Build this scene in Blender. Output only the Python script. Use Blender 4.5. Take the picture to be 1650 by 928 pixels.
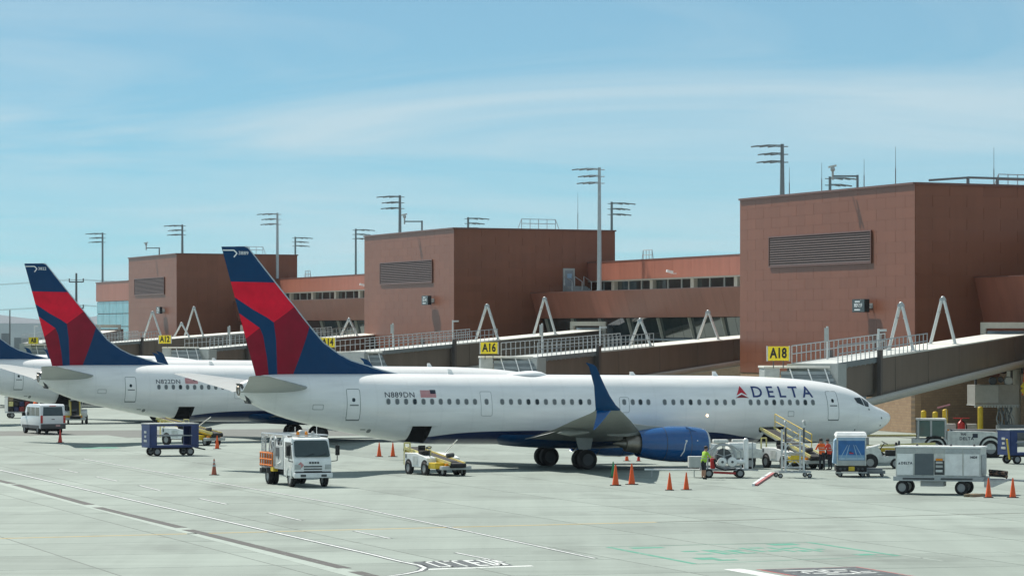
import bpy, bmesh, math, random
from mathutils import Vector, Matrix, Euler
R = math.radians
random.seed(7)
for o in list(bpy.data.objects): bpy.data.objects.remove(o)
scene = bpy.context.scene
COL = scene.collection

# ------------------------------------------------------------------ camera
cam_d = bpy.data.cameras.new('camera'); cam = bpy.data.objects.new('camera', cam_d); COL.objects.link(cam)
cam.location = (0, 0, 8.0); cam.rotation_euler = (R(90), 0, 0)
cam_d.sensor_width = 36; cam_d.lens = 36*6143/1650; cam_d.shift_y = 67/1650
cam_d.clip_start = 1; cam_d.clip_end = 60000
scene.camera = cam

# ------------------------------------------------------------------ sky, sun, exposure
SUN_EL = 50.0
SUN_AZ = (-0.60, 0.80)                       # horizontal direction towards the sun
world = bpy.data.worlds.new('World'); scene.world = world; world.use_nodes = True
wn, wl = world.node_tree.nodes, world.node_tree.links
wn.clear()
sky = wn.new('ShaderNodeTexSky'); sky.sky_type = 'NISHITA'; sky.sun_disc = False
sky.sun_elevation = R(SUN_EL); sky.sun_rotation = math.atan2(SUN_AZ[0], SUN_AZ[1])
sky.altitude = 1300; sky.air_density = 0.6; sky.dust_density = 0.0; sky.ozone_density = 6.0
tc = wn.new('ShaderNodeTexCoord')
sep = wn.new('ShaderNodeSeparateXYZ'); wl.new(tc.outputs['Generated'], sep.inputs[0])
def wmath(op, a, b=None, c=None):
    n = wn.new('ShaderNodeMath'); n.operation = op
    for i, v in enumerate((a, b, c)):
        if v is None: continue
        if isinstance(v, (int, float)): n.inputs[i].default_value = v
        else: wl.new(v, n.inputs[i])
    return n.outputs[0]
# high thin cirrus on a shell: direction divided by (height + k)
den = wmath('ADD', wmath('MAXIMUM', sep.outputs[2], 0.0), 0.055)
cx = wmath('DIVIDE', sep.outputs[0], den); cy = wmath('DIVIDE', sep.outputs[1], den)
comb = wn.new('ShaderNodeCombineXYZ'); wl.new(cx, comb.inputs[0]); wl.new(cy, comb.inputs[1])
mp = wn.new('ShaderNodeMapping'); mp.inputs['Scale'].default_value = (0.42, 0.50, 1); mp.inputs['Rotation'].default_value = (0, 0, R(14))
mp.inputs['Location'].default_value = (7.9, 2.2, 0)  # offset picked so unseen cloud overhead adds fill light on the fuselage
wl.new(comb.outputs[0], mp.inputs['Vector'])
nz = wn.new('ShaderNodeTexNoise'); nz.inputs['Scale'].default_value = 1.0; nz.inputs['Detail'].default_value = 7; nz.inputs['Roughness'].default_value = 0.56
nz.inputs['Distortion'].default_value = 1.1
wl.new(mp.outputs[0], nz.inputs['Vector'])
cr = wn.new('ShaderNodeValToRGB'); cr.color_ramp.elements[0].position = 0.37; cr.color_ramp.elements[1].position = 0.70
wl.new(nz.outputs[0], cr.inputs[0])
tint = wn.new('ShaderNodeMix'); tint.data_type = 'RGBA'; tint.blend_type = 'MULTIPLY'; tint.inputs['Factor'].default_value = 1
wl.new(sky.outputs[0], tint.inputs['A']); tint.inputs['B'].default_value = (0.27, 0.76, 0.71, 1)
mixc = wn.new('ShaderNodeMix'); mixc.data_type = 'RGBA'; mixc.blend_type = 'MIX'
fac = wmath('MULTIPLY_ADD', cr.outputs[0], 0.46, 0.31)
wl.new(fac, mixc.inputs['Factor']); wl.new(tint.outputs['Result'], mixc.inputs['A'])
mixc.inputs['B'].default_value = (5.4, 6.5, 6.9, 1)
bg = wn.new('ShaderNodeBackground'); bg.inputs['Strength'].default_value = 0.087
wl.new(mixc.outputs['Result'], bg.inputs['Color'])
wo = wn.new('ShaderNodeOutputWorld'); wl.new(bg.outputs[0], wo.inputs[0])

sun_d = bpy.data.lights.new('sun', 'SUN'); sun = bpy.data.objects.new('sun', sun_d); COL.objects.link(sun)
sun_d.energy = 4.8; sun_d.angle = R(0.53); sun_d.color = (1.0, 0.95, 0.86)
sdir = Vector((SUN_AZ[0]*math.cos(R(SUN_EL)), SUN_AZ[1]*math.cos(R(SUN_EL)), math.sin(R(SUN_EL))))
sun.rotation_euler = sdir.to_track_quat('Z', 'Y').to_euler()
sun.location = (-60, 120, 120)
scene.view_settings.view_transform = 'Standard'; scene.view_settings.look = 'None'
scene.view_settings.exposure = 0.42; scene.view_settings.gamma = 1.0; scene.view_settings.use_curve_mapping = False
scene.render.engine = 'CYCLES'
scene.cycles.max_bounces = 6; scene.cycles.transparent_max_bounces = 6

# ------------------------------------------------------------------ materials
MATS = {}
def mat(name, col, rough=0.6, metal=0.0, var=0.12, scale=3.0, bump=0.0, bscale=30.0, coat=0.0, spec=0.5, rnd=0.0, streak=0.0):
    if name in MATS: return MATS[name]
    m = bpy.data.materials.new(name); m.use_nodes = True; MATS[name] = m
    n, l = m.node_tree.nodes, m.node_tree.links
    b = n['Principled BSDF']
    b.inputs['Roughness'].default_value = rough; b.inputs['Metallic'].default_value = metal
    b.inputs['Coat Weight'].default_value = coat; b.inputs['Coat Roughness'].default_value = 0.08
    b.inputs['Specular IOR Level'].default_value = spec
    t = n.new('ShaderNodeTexCoord')
    no = n.new('ShaderNodeTexNoise'); no.inputs['Scale'].default_value = scale; no.inputs['Detail'].default_value = 5; no.inputs['Roughness'].default_value = 0.6
    l.new(t.outputs['Object'], no.inputs['Vector'])
    mr = n.new('ShaderNodeMapRange'); mr.inputs['From Min'].default_value = 0.25; mr.inputs['From Max'].default_value = 0.75
    mr.inputs['To Min'].default_value = 1-var; mr.inputs['To Max'].default_value = 1+var*0.6
    l.new(no.outputs[0], mr.inputs['Value'])
    src = mr.outputs[0]
    if rnd:
        oi = n.new('ShaderNodeObjectInfo'); r2 = n.new('ShaderNodeMapRange'); r2.inputs['To Min'].default_value = 1-rnd; r2.inputs['To Max'].default_value = 1+rnd
        l.new(oi.outputs['Random'], r2.inputs['Value'])
        mu = n.new('ShaderNodeMath'); mu.operation = 'MULTIPLY'; l.new(src, mu.inputs[0]); l.new(r2.outputs[0], mu.inputs[1]); src = mu.outputs[0]
    if streak:
        ge = n.new('ShaderNodeNewGeometry'); mg = n.new('ShaderNodeMapping'); mg.inputs['Scale'].default_value = (0.9, 0.9, 0.07); l.new(ge.outputs['Position'], mg.inputs['Vector'])
        n3 = n.new('ShaderNodeTexNoise'); n3.inputs['Scale'].default_value = 1.0; n3.inputs['Detail'].default_value = 6; n3.inputs['Roughness'].default_value = 0.65; l.new(mg.outputs[0], n3.inputs['Vector'])
        r4 = n.new('ShaderNodeMapRange'); r4.inputs['From Min'].default_value = 0.35; r4.inputs['From Max'].default_value = 0.72; r4.inputs['To Min'].default_value = 1.0+streak*0.4; r4.inputs['To Max'].default_value = 1.0-streak; l.new(n3.outputs[0], r4.inputs['Value'])
        m4 = n.new('ShaderNodeMath'); m4.operation = 'MULTIPLY'; l.new(src, m4.inputs[0]); l.new(r4.outputs[0], m4.inputs[1]); src = m4.outputs[0]
    mx = n.new('ShaderNodeMix'); mx.data_type = 'RGBA'; mx.blend_type = 'MULTIPLY'; mx.inputs['Factor'].default_value = 1
    mx.inputs['A'].default_value = (*col, 1); l.new(src, mx.inputs['B'])
    l.new(mx.outputs['Result'], b.inputs['Base Color'])
    m['colour_socket'] = 1
    if bump:
        n2 = n.new('ShaderNodeTexNoise'); n2.inputs['Scale'].default_value = bscale; n2.inputs['Detail'].default_value = 3; l.new(t.outputs['Object'], n2.inputs['Vector'])
        bu = n.new('ShaderNodeBump'); bu.inputs['Strength'].default_value = bump; bu.inputs['Distance'].default_value = 0.02
        l.new(n2.outputs[0], bu.inputs['Height']); l.new(bu.outputs[0], b.inputs['Normal'])
    return m

white = mat('white_paint', (0.82, 0.84, 0.83), 0.38, var=0.16, coat=0.2)
dirty_white = mat('worn_white_paint', (0.62, 0.64, 0.61), 0.5, var=0.28, scale=4)
lgrey = mat('light_grey_paint', (0.45, 0.47, 0.46), 0.5, var=0.15)
grey = mat('grey_paint', (0.20, 0.22, 0.23), 0.5, var=0.15)
dgrey = mat('dark_grey_paint', (0.06, 0.065, 0.07), 0.55)
black = mat('black_rubber', (0.012, 0.012, 0.013), 0.75, var=0.3)
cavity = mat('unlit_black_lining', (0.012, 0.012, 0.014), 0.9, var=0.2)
galv = mat('galvanised_steel', (0.42, 0.45, 0.46), 0.45, 0.35, var=0.2, scale=8)
alu = mat('aluminium', (0.62, 0.64, 0.64), 0.35, 0.7, var=0.15)
yellow = mat('yellow_paint', (0.68, 0.47, 0.02), 0.45, var=0.2)
paleyel = mat('faded_yellow_paint', (0.66, 0.60, 0.26), 0.5, var=0.2)
orange = mat('orange_paint', (0.72, 0.19, 0.02), 0.5, var=0.2)
cone_or = mat('cone_orange', (0.80, 0.105, 0.012), 0.5, var=0.1)
cone_rd = mat('cone_red', (0.62, 0.035, 0.02), 0.5, var=0.1)
cone_br = mat('cone_faded', (0.42, 0.11, 0.06), 0.6, var=0.25)
cone_gr = mat('cone_green', (0.03, 0.27, 0.10), 0.5, var=0.1)
red = mat('red_paint', (0.52, 0.02, 0.02), 0.45, var=0.15)
navy = mat('navy_cart_paint', (0.012, 0.035, 0.14), 0.45, var=0.25)
midblue = mat('blue_curtain', (0.03, 0.15, 0.40), 0.6, var=0.35, scale=1.5)
paleblue = mat('pale_blue_curtain', (0.32, 0.47, 0.62), 0.6, var=0.25)
tan = mat('tan_steel', (0.44, 0.42, 0.36), 0.5, var=0.12)
glassd = mat('dark_window_glass', (0.018, 0.035, 0.038), 0.06, var=0.25, scale=0.4, spec=0.7)
glassv = mat('vehicle_glass', (0.02, 0.045, 0.05), 0.06, var=0.2, spec=0.8)
signy = mat('sign_yellow', (0.80, 0.62, 0.015), 0.5, var=0.06)
signk = mat('sign_black', (0.01, 0.01, 0.01), 0.6)
lens_r = mat('red_lens', (0.45, 0.01, 0.01), 0.25)
lens_o = mat('amber_lens', (0.75, 0.25, 0.01), 0.25)
skin = mat('skin', (0.42, 0.23, 0.15), 0.55, var=0.08)
hivis = mat('hi_vis_green_cloth', (0.38, 0.62, 0.05), 0.8, var=0.2)
hivor = mat('hi_vis_orange_cloth', (0.85, 0.13, 0.015), 0.8, var=0.2)
cloth = mat('dark_cloth', (0.015, 0.018, 0.028), 0.85, var=0.2)
hairm = mat('dark_hair', (0.018, 0.013, 0.010), 0.7)

# ------------------------------------------------------------------ mesh helpers
class MB:
    def __init__(s): s.v = []; s.f = []; s.m = []
    def add(s, vs, fs, mi=0):
        o = len(s.v); s.v += [tuple(p) for p in vs]
        for f in fs: s.f.append([i+o for i in f]); s.m.append(mi)
        return s
    def box(s, x0, x1, y0, y1, z0, z1, mi=0):
        return s.add([(x0,y0,z0),(x1,y0,z0),(x1,y1,z0),(x0,y1,z0),(x0,y0,z1),(x1,y0,z1),(x1,y1,z1),(x0,y1,z1)],
              [(3,2,1,0),(4,5,6,7),(0,1,5,4),(1,2,6,5),(2,3,7,6),(3,0,4,7)], mi)
    def bar(s, p0, p1, w, h, mi=0):
        p0, p1 = Vector(p0), Vector(p1); d = (p1-p0).normalized()
        up = Vector((0,0,1)) if abs(d.z) < 0.95 else Vector((1,0,0))
        a = d.cross(up).normalized()*w/2; b = a.cross(d).normalized()*h/2
        vs = [p+i*a+j*b for p in (p0,p1) for i,j in ((-1,-1),(1,-1),(1,1),(-1,1))]
        return s.add(vs, [(0,1,2,3)[::-1],(4,5,6,7),(0,1,5,4),(1,2,6,5),(2,3,7,6),(3,0,4,7)][:], mi)
    def tube(s, p0, p1, r, r2=None, n=8, mi=0, cap=True):
        p0, p1 = Vector(p0), Vector(p1); r2 = r if r2 is None else r2
        d = (p1-p0).normalized(); up = Vector((0,0,1)) if abs(d.z) < 0.95 else Vector((1,0,0))
        a = d.cross(up).normalized(); b = a.cross(d)
        vs = [p0+(a*math.cos(t)+b*math.sin(t))*r for t in [2*math.pi*i/n for i in range(n)]]
        vs += [p1+(a*math.cos(t)+b*math.sin(t))*r2 for t in [2*math.pi*i/n for i in range(n)]]
        fs = [(i,(i+1)%n,n+(i+1)%n,n+i) for i in range(n)]
        if cap: fs += [tuple(range(n))[::-1], tuple(range(n,2*n))]
        return s.add(vs, fs, mi)
    def path(s, pts, r, n=6, mi=0):
        for a, b in zip(pts[:-1], pts[1:]): s.tube(a, b, r, n=n, mi=mi)
        return s
    def prism(s, pts, y0, y1, axis='y', mi=0):
        """polygon pts (p,q) extruded along axis; p,q are the other two axes in order"""
        def P(p,q,t): return {'y':(p,t,q),'x':(t,p,q),'z':(p,q,t)}[axis]
        n = len(pts)
        vs = [P(p,q,y0) for p,q in pts]+[P(p,q,y1) for p,q in pts]
        fs = [tuple(range(n)), tuple(range(n,2*n))[::-1]]+[(i,n+i,n+(i+1)%n,(i+1)%n) for i in range(n)]
        return s.add(vs, fs, mi)
    def lathe(s, org, axis, prof, n=20, mi=0, close=True):
        org = Vector(org); d = Vector(axis).normalized(); up = Vector((0,0,1)) if abs(d.z) < 0.95 else Vector((1,0,0))
        a = d.cross(up).normalized(); b = a.cross(d)
        vs = []
        for t, r in prof:
            for i in range(n):
                an = 2*math.pi*i/n; vs.append(org+d*t+(a*math.cos(an)+b*math.sin(an))*r)
        fs = []
        for k in range(len(prof)-1):
            for i in range(n): fs.append((k*n+i, k*n+(i+1)%n, (k+1)*n+(i+1)%n, (k+1)*n+i))
        if close: fs += [tuple(range(n))[::-1], tuple(range((len(prof)-1)*n, len(prof)*n))]
        return s.add(vs, fs, mi)
    def ball(s, c, r, n=10, sz=1.0, mi=0):
        return s.lathe((c[0],c[1],c[2]), (0,0,1), [(-r*sz*math.cos(math.pi*k/6), max(r*math.sin(math.pi*k/6), 1e-4)) for k in range(7)], n, mi)
    def mesh(s, name, mats, smooth=35, bevel=0):
        me = bpy.data.meshes.new(name); me.from_pydata(s.v, [], s.f)
        for m in (mats if isinstance(mats, (list,tuple)) else [mats]): me.materials.append(m)
        me.polygons.foreach_set('material_index', s.m)
        bm = bmesh.new(); bm.from_mesh(me)
        bmesh.ops.recalc_face_normals(bm, faces=bm.faces)
        if bevel:
            bmesh.ops.remove_doubles(bm, verts=bm.verts, dist=1e-5)
            es = [e for e in bm.edges if len(e.link_faces) == 2 and e.calc_face_angle(0) > R(32)]
            bmesh.ops.bevel(bm, geom=es, offset=bevel, segments=2, profile=0.6, affect='EDGES', clamp_overlap=True)
        bm.to_mesh(me); bm.free()
        if smooth:
            me.polygons.foreach_set('use_smooth', [True]*len(me.polygons)); me.set_sharp_from_angle(angle=R(smooth))
        me.update(); return me
    def build(s, name, mats, parent=None, smooth=35, bevel=0):
        return link(name, s.mesh(name, mats, smooth, bevel), parent)
def link(name, data, parent=None, loc=None, rot=None):
    o = bpy.data.objects.new(name, data); COL.objects.link(o)
    if parent: o.parent = parent
    if loc is not None: o.location = loc
    if rot is not None: o.rotation_euler = rot
    return o
def tag(o, label=None, cat=None, group=None, kind=None):
    if label: o['label'] = label
    if cat: o['category'] = cat
    if group: o['group'] = group
    if kind: o['kind'] = kind
    return o
def thing(name, label, cat, loc=(0,0,0), rz=0.0, group=None):
    o = bpy.data.objects.new(name, None); COL.objects.link(o); o.empty_display_size = 0.3
    o.location = loc; o.rotation_euler = (0, 0, rz)
    return tag(o, label, cat, group)
def copy_tree(o, parent=None):
    c = o.copy(); COL.objects.link(c)
    if parent: c.parent = parent; c.matrix_parent_inverse = o.matrix_parent_inverse.copy()
    for ch in o.children: copy_tree(ch, c)
    return c
MC = {}
def cached(key, fn):
    if key not in MC: MC[key] = fn()
    return MC[key]
rim_m = mat('wheel_rim', (0.30,0.31,0.31), 0.5, var=0.2)
def wheel(parent, x, y, z, r, w, rm=None):
    """tyre with a rim as its sub-part, axle along local y"""
    def tyre():
        pr = [(-w/2, r*0.62), (-w/2, r*0.9), (-w*0.36, r), (w*0.36, r), (w/2, r*0.9), (w/2, r*0.62), (w*0.3, r*0.58), (-w*0.3, r*0.58), (-w/2, r*0.62)]
        return MB().lathe((0,0,0),(0,1,0), pr, 22, close=False).mesh('wheel', black)
    def rim():
        b = MB().lathe((0,0,0),(0,1,0), [(-w*0.42, r*0.60), (-w*0.3, r*0.5), (-w*0.24, r*0.18), (-w*0.36, r*0.14), (w*0.36, r*0.14), (w*0.24, r*0.18), (w*0.3, r*0.5), (w*0.42, r*0.60)], 16)
        return b.mesh('rim', rm or rim_m)
    t = link('wheel', cached(('ty',r,w), tyre), parent, (x, y, z))
    link('rim', cached(('rim',r,w,rm and rm.name), rim), t)
    return t
def text_mesh(s, size, matl, bold=0.0, ext=0.0, spacing=1.0):
    cu = bpy.data.curves.new('lettering', 'FONT'); cu.body = s; cu.size = size; cu.align_x = 'CENTER'; cu.align_y = 'CENTER'
    cu.offset = bold; cu.extrude = ext; cu.space_character = spacing; cu.resolution_u = 3
    o = bpy.data.objects.new('lettering', cu); COL.objects.link(o)
    bpy.context.view_layer.update()
    me = bpy.data.meshes.new_from_object(o.evaluated_get(bpy.context.evaluated_depsgraph_get()))
    bpy.data.objects.remove(o); me.materials.clear(); me.materials.append(matl); me.name = 'lettering'
    return me
def lettering(s, size, matl, parent, loc, rot, bold=0.0, spacing=1.0, sx=1.0):
    o = link('lettering', text_mesh(s, size, matl, bold, 0.004, spacing), parent, loc, rot); o.scale = (sx, 1, 1); return o
G1 = Vector((0.957, 0.288, 0)).normalized(); G2 = Vector((-0.288, 0.957, 0)).normalized()   # across / along the concourse
HAZE = 0.000035
# ================================================================== ground
def concrete(name, col, joints=False):
    m = bpy.data.materials.new(name); m.use_nodes = True; n, l = m.node_tree.nodes, m.node_tree.links
    b = n['Principled BSDF']; b.inputs['Roughness'].default_value = 0.82; b.inputs['Specular IOR Level'].default_value = 0.35
    g = n.new('ShaderNodeNewGeometry')
    def noise(sc, det, vec):
        t = n.new('ShaderNodeTexNoise'); t.inputs['Scale'].default_value = sc; t.inputs['Detail'].default_value = det; t.inputs['Roughness'].default_value = 0.62
        l.new(vec, t.inputs['Vector']); return t.outputs[0]
    def mp(sc, rz):
        t = n.new('ShaderNodeMapping'); t.inputs['Scale'].default_value = sc; t.inputs['Rotation'].default_value = (0,0,rz); l.new(g.outputs['Position'], t.inputs['Vector']); return t.outputs[0]
    def mrange(v, a, c, lo, hi):
        t = n.new('ShaderNodeMapRange'); t.inputs['From Min'].default_value = a; t.inputs['From Max'].default_value = c; t.inputs['To Min'].default_value = lo; t.inputs['To Max'].default_value = hi; l.new(v, t.inputs['Value']); return t.outputs[0]
    def mul(a, c):
        t = n.new('ShaderNodeMath'); t.operation = 'MULTIPLY'; l.new(a, t.inputs[0]); l.new(c, t.inputs[1]); return t.outputs[0]
    v = mrange(noise(0.035, 6, g.outputs['Position']), 0.3, 0.7, 0.90, 1.07)
    v = mul(v, mrange(noise(1.0, 5, mp((0.05, 0.9, 1), R(16.7))), 0.3, 0.75, 0.86, 1.08))      # drag marks across the stands
    v = mul(v, mrange(noise(1.0, 4, mp((0.5, 0.02, 1), R(16.7))), 0.35, 0.75, 1.04, 0.88))     # wheel tracks along the service road
    v = mul(v, mrange(noise(9.0, 4, g.outputs['Position']), 0.3, 0.7, 0.96, 1.04))
    st = n.new('ShaderNodeTexNoise'); st.inputs['Scale'].default_value = 0.22; st.inputs['Detail'].default_value = 3; l.new(mp((1, 0.45, 1), 0.3), st.inputs['Vector'])
    v = mul(v, mrange(st.outputs[0], 0.57, 0.72, 1.0, 0.78))
    vo = n.new('ShaderNodeTexVoronoi'); vo.inputs['Scale'].default_value = 0.30; vo.inputs['Randomness'].default_value = 1.0; l.new(g.outputs['Position'], vo.inputs['Vector'])
    v = mul(v, mrange(vo.outputs['Distance'], 0.03, 0.10, 0.74, 1.0))      # oil drips
    oi = n.new('ShaderNodeObjectInfo'); v = mul(v, mrange(oi.outputs['Random'], 0, 1, 0.90, 1.06))
    mx = n.new('ShaderNodeMix'); mx.data_type = 'RGBA'; mx.blend_type = 'MULTIPLY'; mx.inputs['Factor'].default_value = 1; mx.inputs['A'].default_value = (*col, 1)
    l.new(v, mx.inputs['B']); l.new(mx.outputs['Result'], b.inputs['Base Color'])
    bu = n.new('ShaderNodeBump'); bu.inputs['Strength'].default_value = 0.15; bu.inputs['Distance'].default_value = 0.01
    l.new(noise(25, 3, g.outputs['Position']), bu.inputs['Height']); l.new(bu.outputs[0], b.inputs['Normal'])
    return m
conc = concrete('apron_concrete', (0.250, 0.294, 0.266))
sealant = mat('joint_sealant', (0.115, 0.125, 0.115), 0.8, var=0.25, scale=0.5)
apron = MB().add([(-9000,-300,-0.012),(9000,-300,-0.012),(9000,16000,-0.012),(-9000,16000,-0.012)], [(0,1,2,3)]).build('apron', conc, smooth=0)
tag(apron, kind='structure')
MB().add([G1*x+G2*y+Vector((0,0,-0.006)) for x,y in ((-45,85),(110,85),(110,300),(-45,300))], [(0,1,2,3)]).build('joint_sealant', sealant, apron, smooth=0)
SA, SB = 6.1, 7.6
slab_me = MB().add([(x*(SA/2-0.032), y*(SB/2-0.032), z) for z in (-0.09, 0) for x,y in ((-1,-1),(1,-1),(1,1),(-1,1))],
                   [(4,5,6,7),(0,1,5,4),(1,2,6,5),(2,3,7,6),(3,0,4,7)]).mesh('slab', conc, smooth=0)
cells = []
for i in range(-6, 18):
    for j in range(11, 40):
        p = G1*(i*SA+2.2) + G2*(j*SB+1.0)
        if 112 < p.y < 285 and abs(p.x) < 0.1343*p.y+6: cells.append(p)
cells.sort(key=lambda p: p.y)
for p in cells[:298]:
    link('slab', slab_me, apron, p, (0, 0, math.atan2(G1.y, G1.x)))

# painted markings: thin sheets, children of the apron
def worn(name, col, amt):
    m = bpy.data.materials.new(name); m.use_nodes = True; n, l = m.node_tree.nodes, m.node_tree.links
    b = n['Principled BSDF']; b.inputs['Roughness'].default_value = 0.75
    g = n.new('ShaderNodeNewGeometry'); t = n.new('ShaderNodeTexNoise'); t.inputs['Scale'].default_value = 1.6; t.inputs['Detail'].default_value = 8; t.inputs['Roughness'].default_value = 0.75
    l.new(g.outputs['Position'], t.inputs['Vector'])
    r = n.new('ShaderNodeMapRange'); r.inputs['From Min'].default_value = 0.62-amt*0.3; r.inputs['From Max'].default_value = 0.72-amt*0.2; l.new(t.outputs[0], r.inputs['Value'])
    mx = n.new('ShaderNodeMix'); mx.data_type = 'RGBA'; mx.inputs['A'].default_value = (*col, 1); mx.inputs['B'].default_value = (0.25, 0.294, 0.266, 1)
    l.new(r.outputs[0], mx.inputs['Factor']); l.new(mx.outputs['Result'], b.inputs['Base Color']); return m
pw = worn('white_marking', (0.60, 0.63, 0.62), 0.35); pk = worn('dark_marking', (0.045, 0.055, 0.065), 0.25)
pbk = worn('brown_black_marking', (0.05, 0.048, 0.045), 0.15); py = worn('faded_yellow_marking', (0.40, 0.31, 0.13), 0.05)
pgr = worn('green_marking', (0.04, 0.25, 0.17), 0.3); ppale = worn('pale_marking', (0.30, 0.355, 0.32), 0.5); prd = worn('red_marking', (0.35, 0.05, 0.05), 0.35)
pgl = worn('dull_line', (0.09, 0.10, 0.085), 0.0)
def strip(name, pts, w, m, z=0.004, closed=False):
    pts = [Vector((p[0], p[1], z)) for p in pts]; b = MB(); L = []; 
    for i, p in enumerate(pts):
        d = (pts[min(i+1, len(pts)-1)]-pts[max(i-1, 0)]).normalized(); nn = Vector((-d.y, d.x, 0))*w/2
        L += [p-nn, p+nn]
    b.add(L, [(2*i, 2*i+2, 2*i+3, 2*i+1) for i in range(len(pts)-1)])
    return b.build(name, m, apron, smooth=0)
lineA = [(-29.2-24.2*0.2, 217.45+81.7*0.2), (-4.97, 135.76), (-3.9, 131.9), (-3.15, 129.6), (-2.93, 128.2), (-3.05, 126.6), (-3.5, 125.0), (-5.2, 121.0), (-7, 118)]
strip('painted_line', lineA, 0.36, pk); strip('painted_line', lineA, 0.14, pw, 0.008)
lineB = [(-26.5, 236), (-7.49, 173.65), (2.9, 133.5)]
strip('painted_line', lineB, 0.28, pk); strip('painted_line', lineB, 0.11, pw, 0.008)
for a, b in (((-26.0,219),(-24.3,213.4)), ((-22.6,207.5),(-20.9,201.7)), ((-19.12,195.79),(-17.51,189.75)), ((-14.79,180.68),(-13.1,174.89)), ((-10.63,166.59),(-8.86,160.08)), ((-6.25,151.68),(-4.69,146.26)), ((-2.01,136.89),(-0.32,131.4))):
    strip('painted_dash', [a, b], 0.26, pk); strip('painted_dash', [a, b], 0.11, pw, 0.008)
strip('painted_band', [(-31.5,216),(-4.2,121.5)], 0.85, ppale)
for a, b in (((-30.1,211.5),(-26.0,198.2)), ((-25.7,197.2),(-19.29,174.27)), ((-18.69,171.83),(-13.34,154.06)), ((-12.99,152.62),(-5.62,127.98)), ((-5.2,126.2),(-3.6,120.5))):
    strip('painted_dash', [a, b], 0.50, pbk, 0.008)
strip('painted_line', [(-30,141.2),(6.0,158.65)], 0.34, py); strip('painted_line', [(6.0,158.65),(34,172.2)], 0.30, pgl)
strip('painted_line', [(-19.0,207.0),(26.0,213)], 0.10, ppale); strip('painted_line', [(-9.0,186.0),(27,203)], 0.13, ppale)
strip('painted_line', [(3.0,128.5),(23.5,138)], 0.14, ppale); strip('painted_line', [(13.7,136.2),(14.9,131.9)], 0.12, ppale); strip('painted_line', [(17.6,138.1),(18.9,133.4)], 0.12, ppale)
# green stencilled stand box
gA, gB, gC, gD = (3.54,140.41), (11.11,143.7), (13.69,135.01), (6.26,130.36)
strip('painted_line', [gA, gD], 0.22, pgr); strip('painted_line', [gB, gC], 0.22, pgr); strip('painted_line', [gA, gB], 0.08, pgr); strip('painted_line', [gD, gC], 0.08, pgr)
def quad(name, p, ux, uy, x0, x1, y0, y1, m, z=0.008):
    P = lambda x, y: Vector((p[0]+ux[0]*x+uy[0]*y, p[1]+ux[1]*x+uy[1]*y, z))
    return MB().add([P(x0,y0),P(x1,y0),P(x1,y1),P(x0,y1)], [(0,1,2,3)]).build(name, m, apron, smooth=0)
gx = (0.917, 0.399); gy = (0.288, -0.957)
for (x0,x1,y0,y1) in ((0.6,1.9,0.6,1.3),(0.7,1.5,7.3,8.4),(1.1,1.9,8.6,9.1),(6.3,7.4,0.5,1.5),(7.0,7.7,7.5,8.3),(1.7,2.3,3.4,3.9),(1.7,2.3,5.0,5.5),(2.6,2.9,3.2,5.8),(3.05,3.2,3.2,5.8),(2.9,3.05,3.2,3.6),(3.4,3.7,3.6,5.6),(3.7,4.0,3.6,4.0),(3.7,4.0,5.2,5.6),(4.4,4.6,2.4,5.0),(4.8,5.3,2.4,3.0),(4.8,5.3,4.3,4.9),(5.5,5.7,2.6,5.4),(5.9,6.3,3.0,3.6),(5.9,6.3,4.6,5.4),(6.5,6.7,2.6,5.6),(6.9,7.2,4.0,4.5)):
    quad('painted_mark', gA, gx, gy, x0, x1, y0, y1, pgr, 0.004)
# road word, dark field with tall white strokes, and the wide white bar before it
tx = (0.878, 0.478); ty = (0.205, -0.979); tp = (-3.36, 131.6)
quad('painted_field', tp, tx, ty, -0.1, 3.05, 0.0, 3.55, pk, 0.004)
for (x0,x1,y0,y1) in ((0.28,0.38,0.15,3.2),(0.28,0.62,0.15,0.5),(0.72,0.82,0.2,3.3),(0.38,0.82,3.0,3.3),(1.28,1.38,0.15,3.3),(1.05,1.6,0.15,0.5),(1.80,1.94,0.15,3.3),(1.94,2.22,0.15,0.6),(1.94,2.16,1.45,1.9),(1.94,2.22,2.85,3.3),(2.34,2.48,0.15,3.3),(2.60,2.74,0.15,3.3),(2.48,2.86,2.85,3.3),(2.84,2.95,0.15,3.3)):
    quad('painted_letter', tp, tx, ty, x0, x1, y0, y1, pw, 0.008)
quad('painted_bar', tp, tx, ty, -0.35, 3.65, 3.9, 4.35, pw, 0.004)
# dark sign panel with a red edge
sx = (0.927, 0.375); sy = (0.278, -0.961); sp = (8.29, 127.32)
quad('painted_edge', sp, sx, sy, -0.12, 3.67, -0.12, 5.2, prd, 0.004); quad('painted_field', sp, sx, sy, 0, 3.55, 0, 5.0, pk, 0.008)
quad('painted_bar', sp, sx, sy, -1.15, -0.45, -0.6, 6.5, pw, 0.004)
for (x0,x1,y0,y1) in ((0.45,1.5,1.0,1.25),(1.5,1.62,1.0,2.3),(1.75,2.75,1.0,1.25),(0.75,1.3,1.6,1.85),(0.75,0.87,1.6,2.6),(0.95,1.9,2.45,2.7),(1.75,1.87,1.2,1.9),(2.0,2.6,1.75,2.0),(2.5,2.62,1.75,3.0),(1.2,2.2,3.1,3.35),(2.2,3.1,2.9,3.15),(2.8,3.2,2.2,2.4)):
    quad('painted_letter', sp, sx, sy, x0, x1, y0, y1, pw, 0.012)
quad('painted_mark', (-29.5,259), (0.95,0.3), (0.288,-0.957), 0, 2.6, 0, 2.2, pgr, 0.004)
strip('painted_line', [(-52,243),(-8,259)], 0.14, ppale); strip('painted_line', [(-33,282),(-27,285)], 0.3, ppale)

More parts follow.
